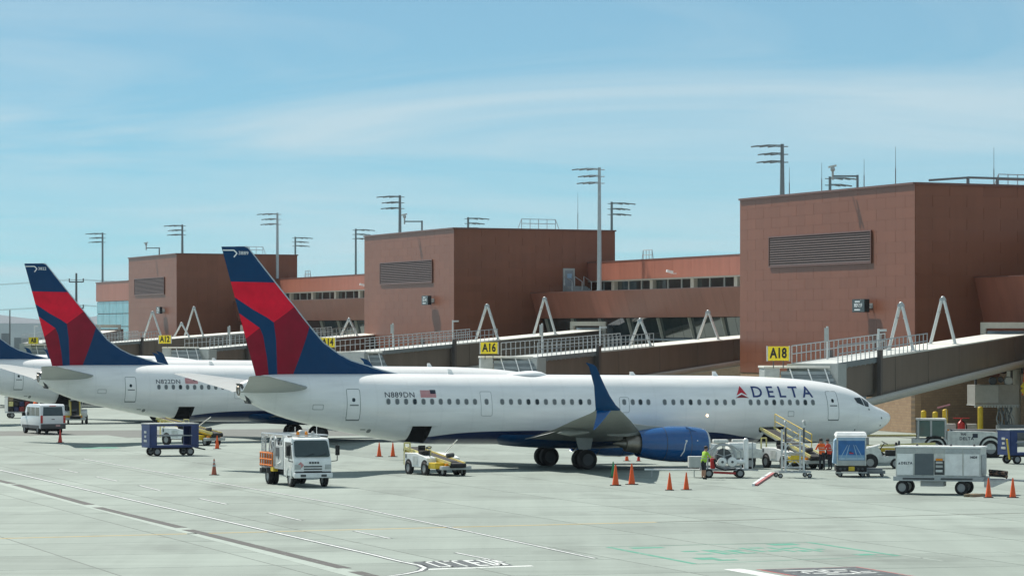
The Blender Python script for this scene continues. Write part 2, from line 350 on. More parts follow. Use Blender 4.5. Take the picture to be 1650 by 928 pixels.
# ================================================================== far land
hm = mat('mountain_rock', (0.10, 0.115, 0.13), 0.95, var=0.35, scale=0.0015)
def hills():
    b = MB(); n = 90; D = 10500; rows = 6; rnd = random.Random(3)
    ph = [rnd.uniform(0, 6.28) for _ in range(8)]
    for j in range(rows):
        for i in range(n):
            x = -6000+12000*i/(n-1); y = D+j*550
            h = 82+34*math.sin(x/520+ph[0])+22*math.sin(x/233+ph[1])+12*math.sin(x/97+ph[2])+8*math.sin(x/53+ph[3]+j)
            prof = [0, 0.35, 0.75, 1.0, 0.6, 0][j]
            b.v.append((x, y+60*math.sin(x/190+j), max(0.3*j, h*prof+6*math.sin(x/71+j*2)*prof)))
    for j in range(rows-1):
        for i in range(n-1): b.f.append([j*n+i, j*n+i+1, (j+1)*n+i+1, (j+1)*n+i]); b.m.append(0)
    return b.build('hills', hm, smooth=0)
tag(hills(), kind='structure')
hangw = mat('hangar_white', (0.55, 0.58, 0.60), 0.6)
def hangar(x, y, w, d, h, label, rz=0):
    t = thing('hangar', label, 'hangar', (x, y, 0), rz, 'hangars far across the airfield')
    b = MB().prism([(-w/2,0),(w/2,0),(w/2,h*0.82),(w*0.2,h),(-w*0.2,h),(-w/2,h*0.82)], 0, d); b.build('wall', hangw, t)
    for k in range(5):
        MB().box(-w/2+w*(k+0.15)/5, -w/2+w*(k+0.85)/5, -0.15, -0.02, 0, h*0.62).build('hangar_door', grey, t)
hangar(-196, 1500, 70, 60, 10.5, 'pale low hangar at the left edge of the horizon'); hangar(-178, 1850, 40, 60, 13.5, 'taller pale hangar beyond the low one, left horizon')
hangar(-150, 1300, 42, 40, 8.5, 'low pale hangar just left of the glass concourse end')
pyl_m = mat('weathered_pole', (0.10, 0.105, 0.11), 0.8)
def pylon(x, y, h, label, arms=True):
    t = thing('utility_pole', label, 'utility pole', (x, y, 0), 0, 'power line poles on the horizon')
    MB().tube((0,0,0),(0,0,h),0.42 if arms else 0.2,0.25 if arms else 0.15).build('pole', pyl_m, t)
    for z in ((h*0.90, h*0.60) if arms else ()):
        MB().box(-1.9,1.9,-0.15,0.15,z-0.15,z+0.15).build('crossarm', pyl_m, t)
        for xx in (-1.8,1.8): MB().tube((xx,0,z+0.15),(xx,0,z+0.9),0.16).build('insulator', pyl_m, t)
    return t
pylon(-112, 980, 22.5, 'tall utility pole with two crossarms between the tail fin and the concourse')
pylon(-127.5, 968, 13.0, 'short utility pole at the far left behind the jet bridge', False)
pylon(-245, 1030, 22.5, 'utility pole out past the left edge of the apron')
pylon(40, 1010, 22.5, 'utility pole hidden behind the concourse')
for k, z in enumerate((20.9, 20.9, 14.3, 14.3)):
    xx = (-1.8, 1.8)[k % 2]; b = MB()
    P = [(-245, 1030), (-112, 980), (40, 1010)]
    for (x0,y0),(x1,y1) in zip(P[:-1], P[1:]):
        pts = [(x0+(x1-x0)*t/10+xx, y0+(y1-y0)*t/10, z-4*2.4*(t/10)*(1-t/10)) for t in range(11)]
        b.path(pts, 0.035, n=4)
    tag(b.build('power_line', pyl_m), ['upper left','upper right','lower left','lower right'][k]+' cable of the power line strung between the poles', 'cable', 'power line cables')

# ================================================================== concourse
panel_m = mat('red_brown_metal_panel', (0.225, 0.086, 0.050), 0.42, 0.0, var=0.05, scale=0.35, spec=0.30, rnd=0.04, streak=0.08)
core_m = mat('panel_joint_shadow_gap', (0.20, 0.075, 0.048), 0.6)
light_panel = mat('terracotta_metal_panel', (0.35, 0.128, 0.085), 0.45, 0.0, var=0.08, scale=0.3, spec=0.4, rnd=0.05, streak=0.12)
coping_m = mat('coping_metal', (0.16, 0.075, 0.06), 0.4)
louv_m = mat('louvre_blade', (0.085, 0.055, 0.05), 0.6)
roof_m = mat('roof_membrane', (0.45, 0.44, 0.42), 0.8)
def brickmat(name, c1, c2, mo):
    m = bpy.data.materials.new(name); m.use_nodes = True; n, l = m.node_tree.nodes, m.node_tree.links; b = n['Principled BSDF']; b.inputs['Roughness'].default_value = 0.85
    t = n.new('ShaderNodeTexCoord'); s = n.new('ShaderNodeSeparateXYZ'); l.new(t.outputs['Object'], s.inputs[0])
    c = n.new('ShaderNodeCombineXYZ'); l.new(s.outputs[0], c.inputs[0]); l.new(s.outputs[2], c.inputs[1])
    k = n.new('ShaderNodeTexBrick'); k.inputs['Scale'].default_value = 1; k.inputs['Brick Width'].default_value = 0.42; k.inputs['Row Height'].default_value = 0.21; k.inputs['Mortar Size'].default_value = 0.012
    k.inputs['Color1'].default_value = (*c1,1); k.inputs['Color2'].default_value = (*c2,1); k.inputs['Mortar'].default_value = (*mo,1)
    l.new(c.outputs[0], k.inputs['Vector']); l.new(k.outputs['Color'], b.inputs['Base Color'])
    bu = n.new('ShaderNodeBump'); bu.inputs['Distance'].default_value = 0.02; bu.inputs['Strength'].default_value = 0.6; bu.invert = True; l.new(k.outputs['Fac'], bu.inputs['Height']); l.new(bu.outputs[0], b.inputs['Normal'])
    return m
brick_m = brickmat('tan_split_face_block', (0.40, 0.27, 0.16), (0.34, 0.22, 0.13), (0.27, 0.19, 0.13))
WT = 0.025
def face_panels(root, org, P0, P1, z0, z1, cw, rh, m, name='panel', stagger=True, maxlen=None):
    """individual metal cladding panels on the face P0->P1; outward is to the right of P0->P1"""
    d = Vector((P1[0]-P0[0], P1[1]-P0[1], 0)); L = d.length; d.normalize(); ang = math.atan2(d.y, d.x)
    rows = max(1, round((z1-z0)/rh)); rh = (z1-z0)/rows; n = max(1, round(L/cw)); cw = L/n; J = 0.016; K = 0.005
    for r in range(rows):
        xs = [i*cw for i in range(n+1)]
        if stagger and r % 2: xs = [0]+[(i+0.5)*cw for i in range(n)]+[L]
        for a, b in zip(xs[:-1], xs[1:]):
            if maxlen and a > maxlen: continue
            w = b-a
            me = cached(('pan', round(w,3), round(rh,3), m.name), lambda: MB().add([(x,y,z) for y in (0,-WT) for x,z in ((J,K),(w-J,K),(w-J,rh-K),(J,rh-K))],
                  [(4,5,6,7),(0,4,7,3),(1,2,6,5),(3,7,6,2),(0,1,5,4)]).mesh(name, m, smooth=0))
            link(name, me, root, (P0[0]-org[0]+d.x*a, P0[1]-org[1]+d.y*a, z0+r*rh), (0,0,ang))
RD = Vector((0.839, 0.545, 0))       # direction of the blocks' camera-side face
def block(label, C, LL, RL, z0, z1, rvis, brick=False):
    C = Vector((C[0], C[1], 0)); t = thing('concourse_block', label, 'building', C)
    Lp = C+G2*LL; Rp = C+RD*RL; Bp = Lp+RD*RL
    foot = [((p-C).x, (p-C).y) for p in (C, Rp, Bp, Lp)]
    MB().prism(foot, 0.0 if not brick else z0-0.02, z1-0.03, 'z').build('wall', core_m, t, smooth=0)
    face_panels(t, C, Lp, C, z0, z1-0.02, 4.1, 0.875, panel_m); face_panels(t, C, C, Rp, z0, z1-0.02, 3.35, 0.875, panel_m, maxlen=rvis)
    cp = MB()
    for a, b in ((Lp, C), (C, Rp), (Rp, Bp), (Bp, Lp)):
        a, b = a-C, b-C; cp.bar((a.x,a.y,z1+0.02), (b.x,b.y,z1+0.02), 0.34, 0.16)
    cp.build('coping', coping_m, t, smooth=0)
    # louvre on the stand-side face
    u = -G2; nrm = -G1; A = G2*31.7; W = 22.9
    ang = math.atan2(u.y, u.x); lo = 13.4; hi = 15.8
    lv = link('louvre', MB().box(0, W, -0.075, -0.064, lo, hi).mesh('louvre', mat('louvre_backing', (0.02,0.017,0.016), 0.8), smooth=0), t, A, (0,0,ang))
    for k in range(12):
        z = lo+0.1+(hi-lo-0.2)*k/11.0
        link('louvre_blade', cached('blade', lambda: MB().prism([(-0.155,-0.07),(-0.135,-0.07),(-0.08,0.06),(-0.10,0.06)], 0.12, W-0.12, 'x').mesh('louvre_blade', louv_m, smooth=0)), lv, (0,0,z))
    fr = MB().box(-0.1,W+0.1,-0.17,-0.062,hi,hi+0.12).box(-0.1,W+0.1,-0.17,-0.062,lo-0.12,lo).box(-0.1,0.02,-0.17,-0.062,lo,hi).box(W-0.02,W+0.1,-0.17,-0.062,lo,hi); link('louvre_frame', fr.mesh('louvre_frame', coping_m, smooth=0), lv)
    if brick:
        for a, b in ((Lp, C), (C, Rp)):
            d = (b-a); L = d.length; w = link('brick_wall', MB().box(0, L, 0.02, 0.5, 0, z0-0.03).mesh('brick_wall', brick_m, smooth=0), t, (a-C), (0,0,math.atan2(d.y,d.x)))
    return t
B1, B2, B3 = (31.2, 295.0), (-6.4, 422.0), (-49.6, 564.0)
block('large red-brown panelled block at the right, behind the nearest jet', B1, 39.2, 24, 4.3, 19.3, 13.5, True)
block('middle red-brown panelled block with louvre, behind the nearest tail', B2, 39.5, 21.6, 4.3, 19.2, 30)
block('farthest red-brown panelled block with louvre, left of the nearest tail fin', B3, 37, 20.5, 4.3, 19.2, 30)

def wing(label, tB, C, tA, T0, T1, zt=15.5, zf=9.25, sl=0.85):
    """low concourse wing: parapet band, recessed clerestory, flat roof, leaning fascia, glass below"""
    C = Vector((C[0], C[1], 0)); o = C+RD*tA; t = thing('concourse_wing', label, 'building', o)
    f = -G2; out = -G1; ang = math.atan2(f.y, f.x)           # local x runs towards the camera, local -y faces the stands
    h = link('wall', MB().box(T0, T1, 1.2, 14, 0, 11.9).box(T0, T1, 0.05, 14, 13.6, zt-0.05).mesh('wall', core_m, smooth=0), t, None, (0,0,ang))
    off = (C+RD*tB-o); D = off.dot(out)                      # how far the fascia stands out
    n = round((T1-T0)/5.8)
    for i in range(n):
        a = T0+(T1-T0)*i/n; w = (T1-T0)/n
        link('parapet_panel', cached(('par',w,zt), lambda: MB().box(0.015, w-0.015, -0.08, 0.045, 13.5, zt).mesh('parapet_panel', light_panel, smooth=0)), h, (a,0,0))
        link('fascia_panel', cached(('fas',w,D,zf), lambda: MB().prism([(-D+sl,zf),(-D,12.05),(-D+0.12,12.05),(-D+sl+0.12,zf)], 0.015, w-0.015, 'x').mesh('fascia_panel', light_panel, smooth=0)), h, (a,0,0))
    link('coping', MB().box(T0, T1, -0.12, 0.4, zt+0.003, zt+0.12).mesh('coping', coping_m, smooth=0), h)
    link('soffit', MB().box(T0, T1, -0.03, 1.19, 13.36, 13.49).mesh('soffit', tan, smooth=0), h)
    link('terrace_roof', MB().box(T0, T1, -D+0.13, 1.18, 11.7, 11.905).mesh('terrace_roof', roof_m, smooth=0), h)
    link('fascia_coping', MB().box(T0, T1, -D-0.04, -D+0.35, 12.053, 12.13).mesh('fascia_coping', coping_m, smooth=0), h)
    m = round((T1-T0)/4.5)
    for i in range(m):
        a = T0+(T1-T0)*i/m; w = (T1-T0)/m
        link('window_pane', cached(('cp',w), lambda: MB().box(0.05, w-0.05, 1.0, 1.06, 11.92, 13.35).mesh('window_pane', glassd, smooth=0)), h, (a,0,0))
        if i % 3 == 0: link('pillar', cached('wp', lambda: MB().box(-0.5,0.5,0.55,0.99,12.22,13.35).mesh('pillar', tan, smooth=0)), h, (a,0,0))
        else: link('mullion', cached('wm', lambda: MB().box(-0.08,0.08,0.9,1.04,12.22,13.35).mesh('mullion', lgrey, smooth=0)), h, (a,0,0))
    m = round((T1-T0)/3.2)
    for i in range(m):
        a = T0+(T1-T0)*i/m; w = (T1-T0)/m
        link('window_pane', cached(('gp',w,D), lambda: MB().prism([(-D+2.6,4.6),(-D+1.5,9.2),(-D+1.56,9.2),(-D+2.66,4.6)], 0.04, w-0.04, 'x').mesh('window_pane', glassd, smooth=0)), h, (a,0,0))
        if i % 3 == 0: link('mullion', cached(('gm',D), lambda: MB().prism([(-D+2.4,4.6),(-D+1.2,9.2),(-D+1.5,9.2),(-D+2.62,4.6)], -0.07, 0.07, 'x').mesh('mullion', tan, smooth=0)), h, (a,0,0))
    link('transom', MB().box(T0, T1, -D+1.7, -D+2.15, 6.9, 7.05).mesh('transom', galv, smooth=0), h)
    link('glazed_hall', MB().box(T0, T1, -D+2.9, 1.19, 4.3, 11.68).mesh('glazed_hall', core_m, smooth=0), h)
    link('brick_wall', MB().box(T0, T1, -D+2.5, 1.19, 0, 4.55).mesh('brick_wall', brick_m, smooth=0), h)
    return t
wing('terracotta concourse wing with clerestory between the middle and right blocks', 10.1, B2, 17.9, -6, 100)
wing('terracotta concourse wing with clerestory between the farthest and middle blocks', 9.5, B3, 16.6, -6, 108)
wing('terracotta concourse wing at the right edge beside the large block', 5.9, B1, 13.6, -6, 42, zf=6.4, sl=1.5)
# glazed end wing, farthest left
C3 = Vector((B3[0],B3[1],0))+G2*37.02; t = thing('concourse_wing', 'glass fronted end wing of the concourse, far left', 'building', C3, math.atan2(-G2.y,-G2.x))
MB().box(-28, -0.02, 0.3, 20, 0, 15.6).build('wall', core_m, t, smooth=0)
for i in range(5):
    MB().box(-28+5.6*i+0.02, -28+5.6*(i+1)-0.02, 0.0, 0.28, 12.6, 15.6).build('parapet_panel', light_panel, t, smooth=0)
    for j in range(4): MB().box(-28+5.6*i+0.08, -28+5.6*(i+1)-0.08, 0.15, 0.24, 4.4+2.05*j+0.06, 4.4+2.05*(j+1)-0.06).build('window_pane', mat('sky_tinted_glass', (0.14,0.42,0.50), 0.12, var=0.3, scale=0.5, spec=0.8), t, smooth=0)  # pane base colour brightened to carry the sky's reflection
MB().box(-28.1,-0.02,-0.08,0.5,15.603,15.75).build('coping', coping_m, t, smooth=0)
MB().box(-28,-0.02,0.1,0.29,0,4.3).build('brick_wall', brick_m, t, smooth=0)

# gate information displays on the blocks
disp_m = mat('display_screen', (0.012, 0.02, 0.024), 0.25); disp_t = mat('display_lettering', (0.75,0.8,0.82), 0.5)
def display(C, d, z, label, txt):
    p = Vector((C[0],C[1],0))+G2*d-G1*0.75; t = thing('gate_display', label, 'display', (p.x,p.y,z), math.atan2(-G2.y,-G2.x), 'gate displays on the concourse blocks')
    MB().box(-1.3,1.3,-0.16,0.28,-0.52,0.52).build('housing', disp_m, t, smooth=0, bevel=0.02)
    for x in (-0.7,0.7): MB().bar((x,0.28,0),(x,0.70,0),0.08,0.08).build('bracket', galv, t)
    MB().box(-0.9,0.9,0.68,0.74,-0.2,0.2).build('wall_plate', galv, t, smooth=0)
    lettering(txt, 0.42, disp_t, t, (0,-0.168,0.02), (R(90),0,0), bold=0.008, sx=1.05)
    for z2, w in ((0.33,0.7),(-0.32,0.8)):
        MB().box(-w,w*0.5,-0.168,-0.162,z2-0.05,z2+0.05).build('text_line', disp_t, t, smooth=0)
display(B1, 9.5, 9.9, 'dark gate display on the right block, reading MSP', 'MSP-7:19')
display(B2, 9.0, 11.3, 'dark gate display on the middle block, edge on to the apron', 'SEA-7:40')
display(B3, 9.5, 10.9, 'dark gate display on the farthest block, behind a bridge gantry', 'LAX-8:05')

# ------------------------------------------------------------------ light masts
mast_m = mat('mast_steel', (0.20, 0.235, 0.25), 0.5, 0.3, var=0.12)
mast_l = mat('pale_mast_steel', (0.40, 0.46, 0.48), 0.45, 0.3, var=0.12)
def mast(x, y, z0, z1, side, label, m=mast_m, L=3.1):
    t = thing('light_mast', label, 'light mast', (x,y,z0), 0, 'apron light masts')
    H = z1-z0; MB().tube((0,0,0),(0,0,H),0.26,0.16,12).build('pole', m, t)
    MB().box(-0.35,0.35,-0.35,0.35,0,0.08).build('base_plate', m, t)
    a = (-G1 if side < 0 else G1)
    for k, (dz, l) in enumerate(((0.25,L),(1.0,L*0.75),(1.75,L*0.8))):
        z = H-dz; sp = G2*0.9; tip = a*l
        b = MB().path([(0,0,z), tuple(a*l*0.5+sp*0.35+Vector((0,0,z+0.05))), tuple(tip+Vector((0,0,z-0.05)))], 0.055)
        b.path([(0,0,z+0.12), tuple(a*l*0.5-sp*0.35+Vector((0,0,z+0.12))), tuple(tip+Vector((0,0,z-0.05)))], 0.055).tube((0,0,z),tuple(-a*0.6+Vector((0,0,z+0.02))),0.05)
        arm = b.build('arm', m, t)
        for f in (0.35, 0.62, 0.9):
            q = a*l*f; c = MB().bar(tuple(q-a*0.32+Vector((0,0,z+0.03))), tuple(q+a*0.32+Vector((0,0,z-0.06))), 0.42, 0.13); c.build('luminaire', grey, arm)
    return t
for x,y,z0,z1,lab in ((25.8,364,19.2,25.7,'apron light mast rising behind the right block, arms to the left'),(9.6,419,12.25,25.8,'tallest pale light mast in front of the middle wing, arms to the left'),(-14.7,500,15.5,25.6,'light mast behind the middle block, arms to the left'),
      (-35.2,572,12.25,25.5,'pale light mast just right of the nearest tail fin, arms to the left'),(-55,636,15.6,25.5,'light mast above the farthest block, arms to the left'),(-74,689,0,25.5,'leftmost light mast beside the glass end wing')):
    mast(x,y,z0,z1,-1,lab, mast_l if 'pale' in lab else mast_m)
for x,y,z1,lab in ((36.2,434,25.4,'light mast half hidden behind the right block, arms to the right'),(13.6,520,25.4,'light mast between the middle and right blocks, arms to the right'),(-6.8,591,25.4,'light mast peeping over the middle block, arms to the right'),(-27,659,25.4,'light mast left of the middle block, arms to the right'),(-40.7,716,25.4,'small light mast right of the nearest fin, arms to the right')):
    mast(x,y,0,z1,1,lab,mast_m,3.4)

# ------------------------------------------------------------------ roof furniture
def antenna(x,y,z,h,label):
    t = thing('antenna', label, 'antenna', (x,y,z), 0, 'rod antennas on the roofs')
    MB().tube((0,0,0),(0,0,h*0.4),0.04).build('mount', grey, t); MB().tube((0,0,h*0.4),(0,0,h*0.9),0.022,0.014).build('rod', grey, t); return t
def camera_arm(x,y,z,label,L=2.0):
    t = thing('camera_mast', label, 'camera', (x,y,z), 0, 'camera arms on the block roofs')
    MB().tube((0,0,0),(0,0,1.1),0.10).build('post', mast_m, t); MB().bar((0,0,1.0),(-L,0,1.0),0.12,0.14).build('arm', mast_m, t)
    MB().tube((-L,0,0.7),(-L,0,1.5),0.09).ball((-L,0,1.55),0.2).build('camera_body', lgrey, t); MB().bar((-L-0.35,0,1.72),(-L+0.3,0,1.86),0.2,0.16).build('camera_head', dirty_white, t)
def rail(x,y,z,dirv,L,h,label):
    t = thing('roof_railing', label, 'railing', (x,y,z), math.atan2(dirv.y,dirv.x), 'guard rails round the roof hatches')
    n = max(2,int(L/0.95))
    for k in range(n+1): MB().tube((L*k/n,0,0),(L*k/n,0,h),0.035,n=5).build('post', galv, t)
    for z2 in (h, h*0.55): MB().tube((0,0,z2),(L,0,z2),0.035,n=5).build('rail', galv, t)
    for s in (0, L): MB().tube((s,0,h),(s+(-0.5 if s == 0 else 0.5),0,0),0.035,n=5).build('brace', galv, t)
c = Vector((B1[0],B1[1],19.4))
def on(C,d,r,z=19.4): 
    p = Vector((C[0],C[1],z))+G2*d+RD*r; return p.x,p.y,p.z
antenna(*on(B1,29,0.8),2.6,'short rod antenna on the right block, left of the pair'); antenna(*on(B1,21.5,0.8),2.7,'rod antenna near the middle of the right block roof edge'); antenna(*on(B1,12.6,1.0),2.6,'rod antenna beside the camera arm on the right block')
antenna(*on(B1,6.4,1.2),3.4,'tallest rod antenna on the right block roof edge'); antenna(*on(B1,3,9.5),3.4,'rod antenna over the camera-side face of the right block'); antenna(*on(B2,3,17.6),4.6,'thin rod antenna on the middle block roof')
camera_arm(*on(B1,13.6,0.8),'camera on a cranked arm on the right block roof'); camera_arm(*on(B2,16,0.8),'camera on a cranked arm on the middle block roof'); camera_arm(*on(B3,16.5,0.8),'camera on a cranked arm on the farthest block roof')
rail(*on(B1,4,10.5),RD,7,1.0,'roof guard rail at the right end of the right block'); rail(*on(B2,4,10.3),RD,4.6,1.1,'roof guard rail on the middle block'); rail(*on(B3,4,11.0),RD,4.6,1.1,'roof guard rail on the farthest block')
t = thing('roof_pipe', 'grey pipe on stub posts along the right block roof edge', 'pipe', on(B1,1.2,2.0,19.38), math.atan2(RD.y,RD.x))
MB().path([(0,0,0.25),(4,0,0.55),(20,0,0.55)],0.10).build('pipe', mast_m, t)
for k in range(6): MB().tube((3.9+3*k,0,0),(3.9+3*k,0,0.62),0.13).build('stub_post', mast_m, t)
rail(14.6, 411+13, 15.62, -G2, 3, 1.2, 'roof rail at the left end of the middle wing'); rail(-31.0, 566+6, 15.62, -G2, 3, 1.2, 'roof rail at the left end of the far wing')
# roof access door and steps on the middle block
p = Vector((B2[0],B2[1],0))+RD*15.2; t = thing('access_door', 'grey roof access door on the middle block above the terrace', 'door', (p.x,p.y,12.3), math.atan2(RD.y,RD.x))
MB().box(-0.75,0.75,-0.2,-0.03,0,2.6).build('frame', lgrey, t, smooth=0); d = MB().box(-0.55,0.55,-0.24,-0.202,0.05,2.35).build('door_leaf', mat('door_grey',(0.28,0.31,0.34),0.5), t, smooth=0)
MB().box(-0.3,0.3,-0.255,-0.243,1.5,2.0).build('pane', paleblue, d, smooth=0); MB().tube((0.42,-0.24,1.05),(0.42,-0.30,1.05),0.04).build('handle', dgrey, d)
t = thing('access_steps', 'small galvanised steps with handrails below the roof access door', 'steps', (p.x,p.y,12.3), math.atan2(RD.y,RD.x))
for k in range(3): MB().box(-0.8,1.9,-1.2-0.35*k,-0.86-0.35*k,0.0,0.5-0.15*k).build('step', galv, t, smooth=0)
MB().box(-0.8,1.9,-0.85,-0.3,0,0.6).build('landing', galv, t, smooth=0)
for x in (-0.75,0.6,1.85): MB().path([(x,-0.4,0.6),(x,-0.4,1.7),(x,-1.9,1.1),(x,-1.9,0.1)],0.04).build('handrail', alu, t)
# small white cameras on the wings
for (C, dd, lab) in ((Vector((7.9,433,13.9)), 33.0, 'white security camera on the middle wing parapet'), (Vector((-35.7,573,13.9)), 56.0, 'white security camera on the far wing parapet')):
    q = C-G2*dd-G1*0.6; t = thing('security_camera', lab, 'camera', q, math.atan2(-G1.y,-G1.x), 'security cameras on the parapets')
    MB().bar((-0.5,0,0),(0.1,0,0),0.08,0.08).build('bracket', white, t); MB().bar((-0.1,0,0.12),(0.6,0,0.28),0.26,0.26).build('camera_body', white, t)
# ================================================================== airliners
def pchip(pts):
    X = [p[0] for p in pts]; Y = [p[1] for p in pts]; n = len(X)
    h = [X[i+1]-X[i] for i in range(n-1)]; d = [(Y[i+1]-Y[i])/h[i] for i in range(n-1)]; m = [d[0]]
    for i in range(1, n-1): m.append(0 if d[i-1]*d[i] <= 0 else 2*d[i-1]*d[i]/(d[i-1]+d[i]))
    m.append(d[-1])
    def f(x):
        x = min(max(x, X[0]), X[-1]); i = max(0, min(n-2, next((k for k in range(n-1) if x <= X[k+1]), n-2)))
        t = (x-X[i])/h[i]; a, b = Y[i], Y[i+1]
        return a*(1+2*t)*(1-t)**2+m[i]*h[i]*t*(1-t)**2+b*t*t*(3-2*t)+m[i+1]*h[i]*t*t*(t-1)
    return f
f_top = pchip([(0,2.93),(0.07,3.12),(0.3,3.27),(0.7,3.46),(1.46,3.78),(1.78,4.04),(2.34,4.40),(2.95,4.66),(3.77,4.88),(4.7,5.04),(6.22,5.20),(8.04,5.30),(11,5.37),(33,5.39),(36,5.38),(38,5.35),(39.4,5.30),(40.2,5.12),(40.98,4.78)])
f_bot = pchip([(0,2.87),(0.07,2.70),(0.17,2.58),(0.7,2.21),(1.32,1.92),(2.4,1.63),(4,1.44),(5.6,1.37),(29.5,1.37),(31.0,1.44),(32.55,1.67),(33.91,1.90),(35.45,2.20),(37.93,2.75),(39.27,3.20),(40.45,3.75),(40.98,4.02)])
f_hw = pchip([(0,0.03),(0.07,0.22),(0.3,0.45),(0.7,0.70),(1.32,1.0),(2,1.27),(3,1.54),(4,1.70),(5.5,1.83),(7.2,1.88),(30.5,1.88),(33,1.76),(35,1.52),(37,1.20),(39,0.80),(40.4,0.48),(40.98,0.30)])
def surf(a, z):
    t, b = f_top(a), f_bot(a); c, h = (t+b)/2, (t-b)/2
    return f_hw(a)*math.sqrt(max(0.0, 1-((z-c)/h)**2))
TILT = 0.009
def shear(me):
    for v in me.vertices: v.co.z -= TILT*(21.15+v.co.x)
    return me
def pbuild(b, name, mats, parent, smooth=35, bevel=0): return link(name, shear(b.mesh(name, mats, smooth, bevel)), parent)
def fuse_mat():
    m = bpy.data.materials.new('airliner_paint'); m.use_nodes = True; n, l = m.node_tree.nodes, m.node_tree.links; b = n['Principled BSDF']
    b.inputs['Roughness'].default_value = 0.28; b.inputs['Coat Weight'].default_value = 0.35; b.inputs['Coat Roughness'].default_value = 0.06
    t = n.new('ShaderNodeTexCoord'); s = n.new('ShaderNodeSeparateXYZ'); l.new(t.outputs['Object'], s.inputs[0])
    q = n.new('ShaderNodeMath'); q.operation = 'MULTIPLY'; q.inputs[1].default_value = -1/45; l.new(s.outputs[0], q.inputs[0])
    fc = n.new('ShaderNodeFloatCurve'); c = fc.mapping.curves[0]
    pts = [(2.0,0.0),(4.0,1.22),(6.5,1.40),(9.2,1.56),(10.4,1.73),(12.4,1.99),(16,2.10),(24.6,2.20),(27.6,2.14),(29.9,1.92),(32.1,1.62),(33.2,1.2),(34,0.0)]
    for k, (a, z) in enumerate(pts):
        if k < 2: c.points[k].location = (a/45, z/4)
        else: c.points.new(a/45, z/4)
    fc.mapping.use_clip = True; fc.mapping.update(); l.new(q.outputs[0], fc.inputs['Value'])
    zz = n.new('ShaderNodeMath'); zz.operation = 'MULTIPLY'; zz.inputs[1].default_value = 0.25; l.new(s.outputs[2], zz.inputs[0])
    lt = n.new('ShaderNodeMath'); lt.operation = 'LESS_THAN'; l.new(zz.outputs[0], lt.inputs[0]); l.new(fc.outputs[0], lt.inputs[1])
    # grime: faint streaks running aft and frame-line variation
    mp = n.new('ShaderNodeMapping'); mp.inputs['Scale'].default_value = (0.25, 1.2, 1.6); l.new(t.outputs['Object'], mp.inputs['Vector'])
    no = n.new('ShaderNodeTexNoise'); no.inputs['Scale'].default_value = 1.6; no.inputs['Detail'].default_value = 6; l.new(mp.outputs[0], no.inputs['Vector'])
    r = n.new('ShaderNodeMapRange'); r.inputs['From Min'].default_value = 0.3; r.inputs['From Max'].default_value = 0.7; r.inputs['To Min'].default_value = 0.90; r.inputs['To Max'].default_value = 1.03; l.new(no.outputs[0], r.inputs['Value'])
    wv = n.new('ShaderNodeTexWave'); wv.inputs['Scale'].default_value = 0.165; wv.inputs['Distortion'].default_value = 0; l.new(t.outputs['Object'], wv.inputs['Vector'])
    r2 = n.new('ShaderNodeMapRange'); r2.inputs['From Min'].default_value = 0.985; r2.inputs['From Max'].default_value = 1.0; r2.inputs['To Min'].default_value = 1.0; r2.inputs['To Max'].default_value = 0.965; l.new(wv.outputs['Fac'], r2.inputs['Value'])
    mu0 = n.new('ShaderNodeMath'); mu0.operation = 'MULTIPLY'; l.new(r.outputs[0], mu0.inputs[0]); l.new(r2.outputs[0], mu0.inputs[1])
    pp = n.new('ShaderNodeMath'); pp.operation = 'PINGPONG'; pp.inputs[1].default_value = 0.42; l.new(s.outputs[2], pp.inputs[0])
    r3 = n.new('ShaderNodeMapRange'); r3.inputs['From Min'].default_value = 0.0; r3.inputs['From Max'].default_value = 0.014; r3.inputs['To Min'].default_value = 0.955; r3.inputs['To Max'].default_value = 1.0; l.new(pp.outputs[0], r3.inputs['Value'])
    mu = n.new('ShaderNodeMath'); mu.operation = 'MULTIPLY'; l.new(mu0.outputs[0], mu.inputs[0]); l.new(r3.outputs[0], mu.inputs[1])
    mx = n.new('ShaderNodeMix'); mx.data_type = 'RGBA'; mx.inputs['A'].default_value = (0.90,0.90,0.89,1); mx.inputs['B'].default_value = (0.004,0.022,0.10,1); l.new(lt.outputs[0], mx.inputs['Factor'])
    m2 = n.new('ShaderNodeMix'); m2.data_type = 'RGBA'; m2.blend_type = 'MULTIPLY'; m2.inputs['Factor'].default_value = 1; l.new(mx.outputs['Result'], m2.inputs['A']); l.new(mu.outputs[0], m2.inputs['B'])
    l.new(m2.outputs['Result'], b.inputs['Base Color'])
    return m
fuse_m = fuse_mat()
jet_white = mat('jet_white', (0.90,0.90,0.89), 0.3, var=0.05, coat=0.3)
jet_navy = mat('jet_navy', (0.001,0.046,0.135), 0.35, var=0.12, coat=0.0, spec=0.2, scale=1.2)
jet_blue = mat('nacelle_blue', (0.001,0.085,0.28), 0.2, var=0.12, coat=0.6)
jet_red = mat('tail_red', (0.82,0.006,0.035), 0.35, var=0.18, coat=0.0, spec=0.2, scale=1.2)
jet_dkred = mat('tail_dark_red', (0.29,0.006,0.026), 0.35, var=0.22, coat=0.0, spec=0.2, scale=1.2)
wing_grey = mat('wing_grey', (0.29,0.305,0.29), 0.42, var=0.14, scale=1.0)
wing_pale = mat('stabiliser_grey', (0.35,0.375,0.37), 0.4, var=0.12, scale=1.0)
bare = mat('bare_metal', (0.60,0.60,0.58), 0.25, 0.9, var=0.1)
hotm = mat('exhaust_metal', (0.30,0.27,0.23), 0.4, 0.85, var=0.25)
seam = mat('door_seam', (0.22,0.24,0.24), 0.6)
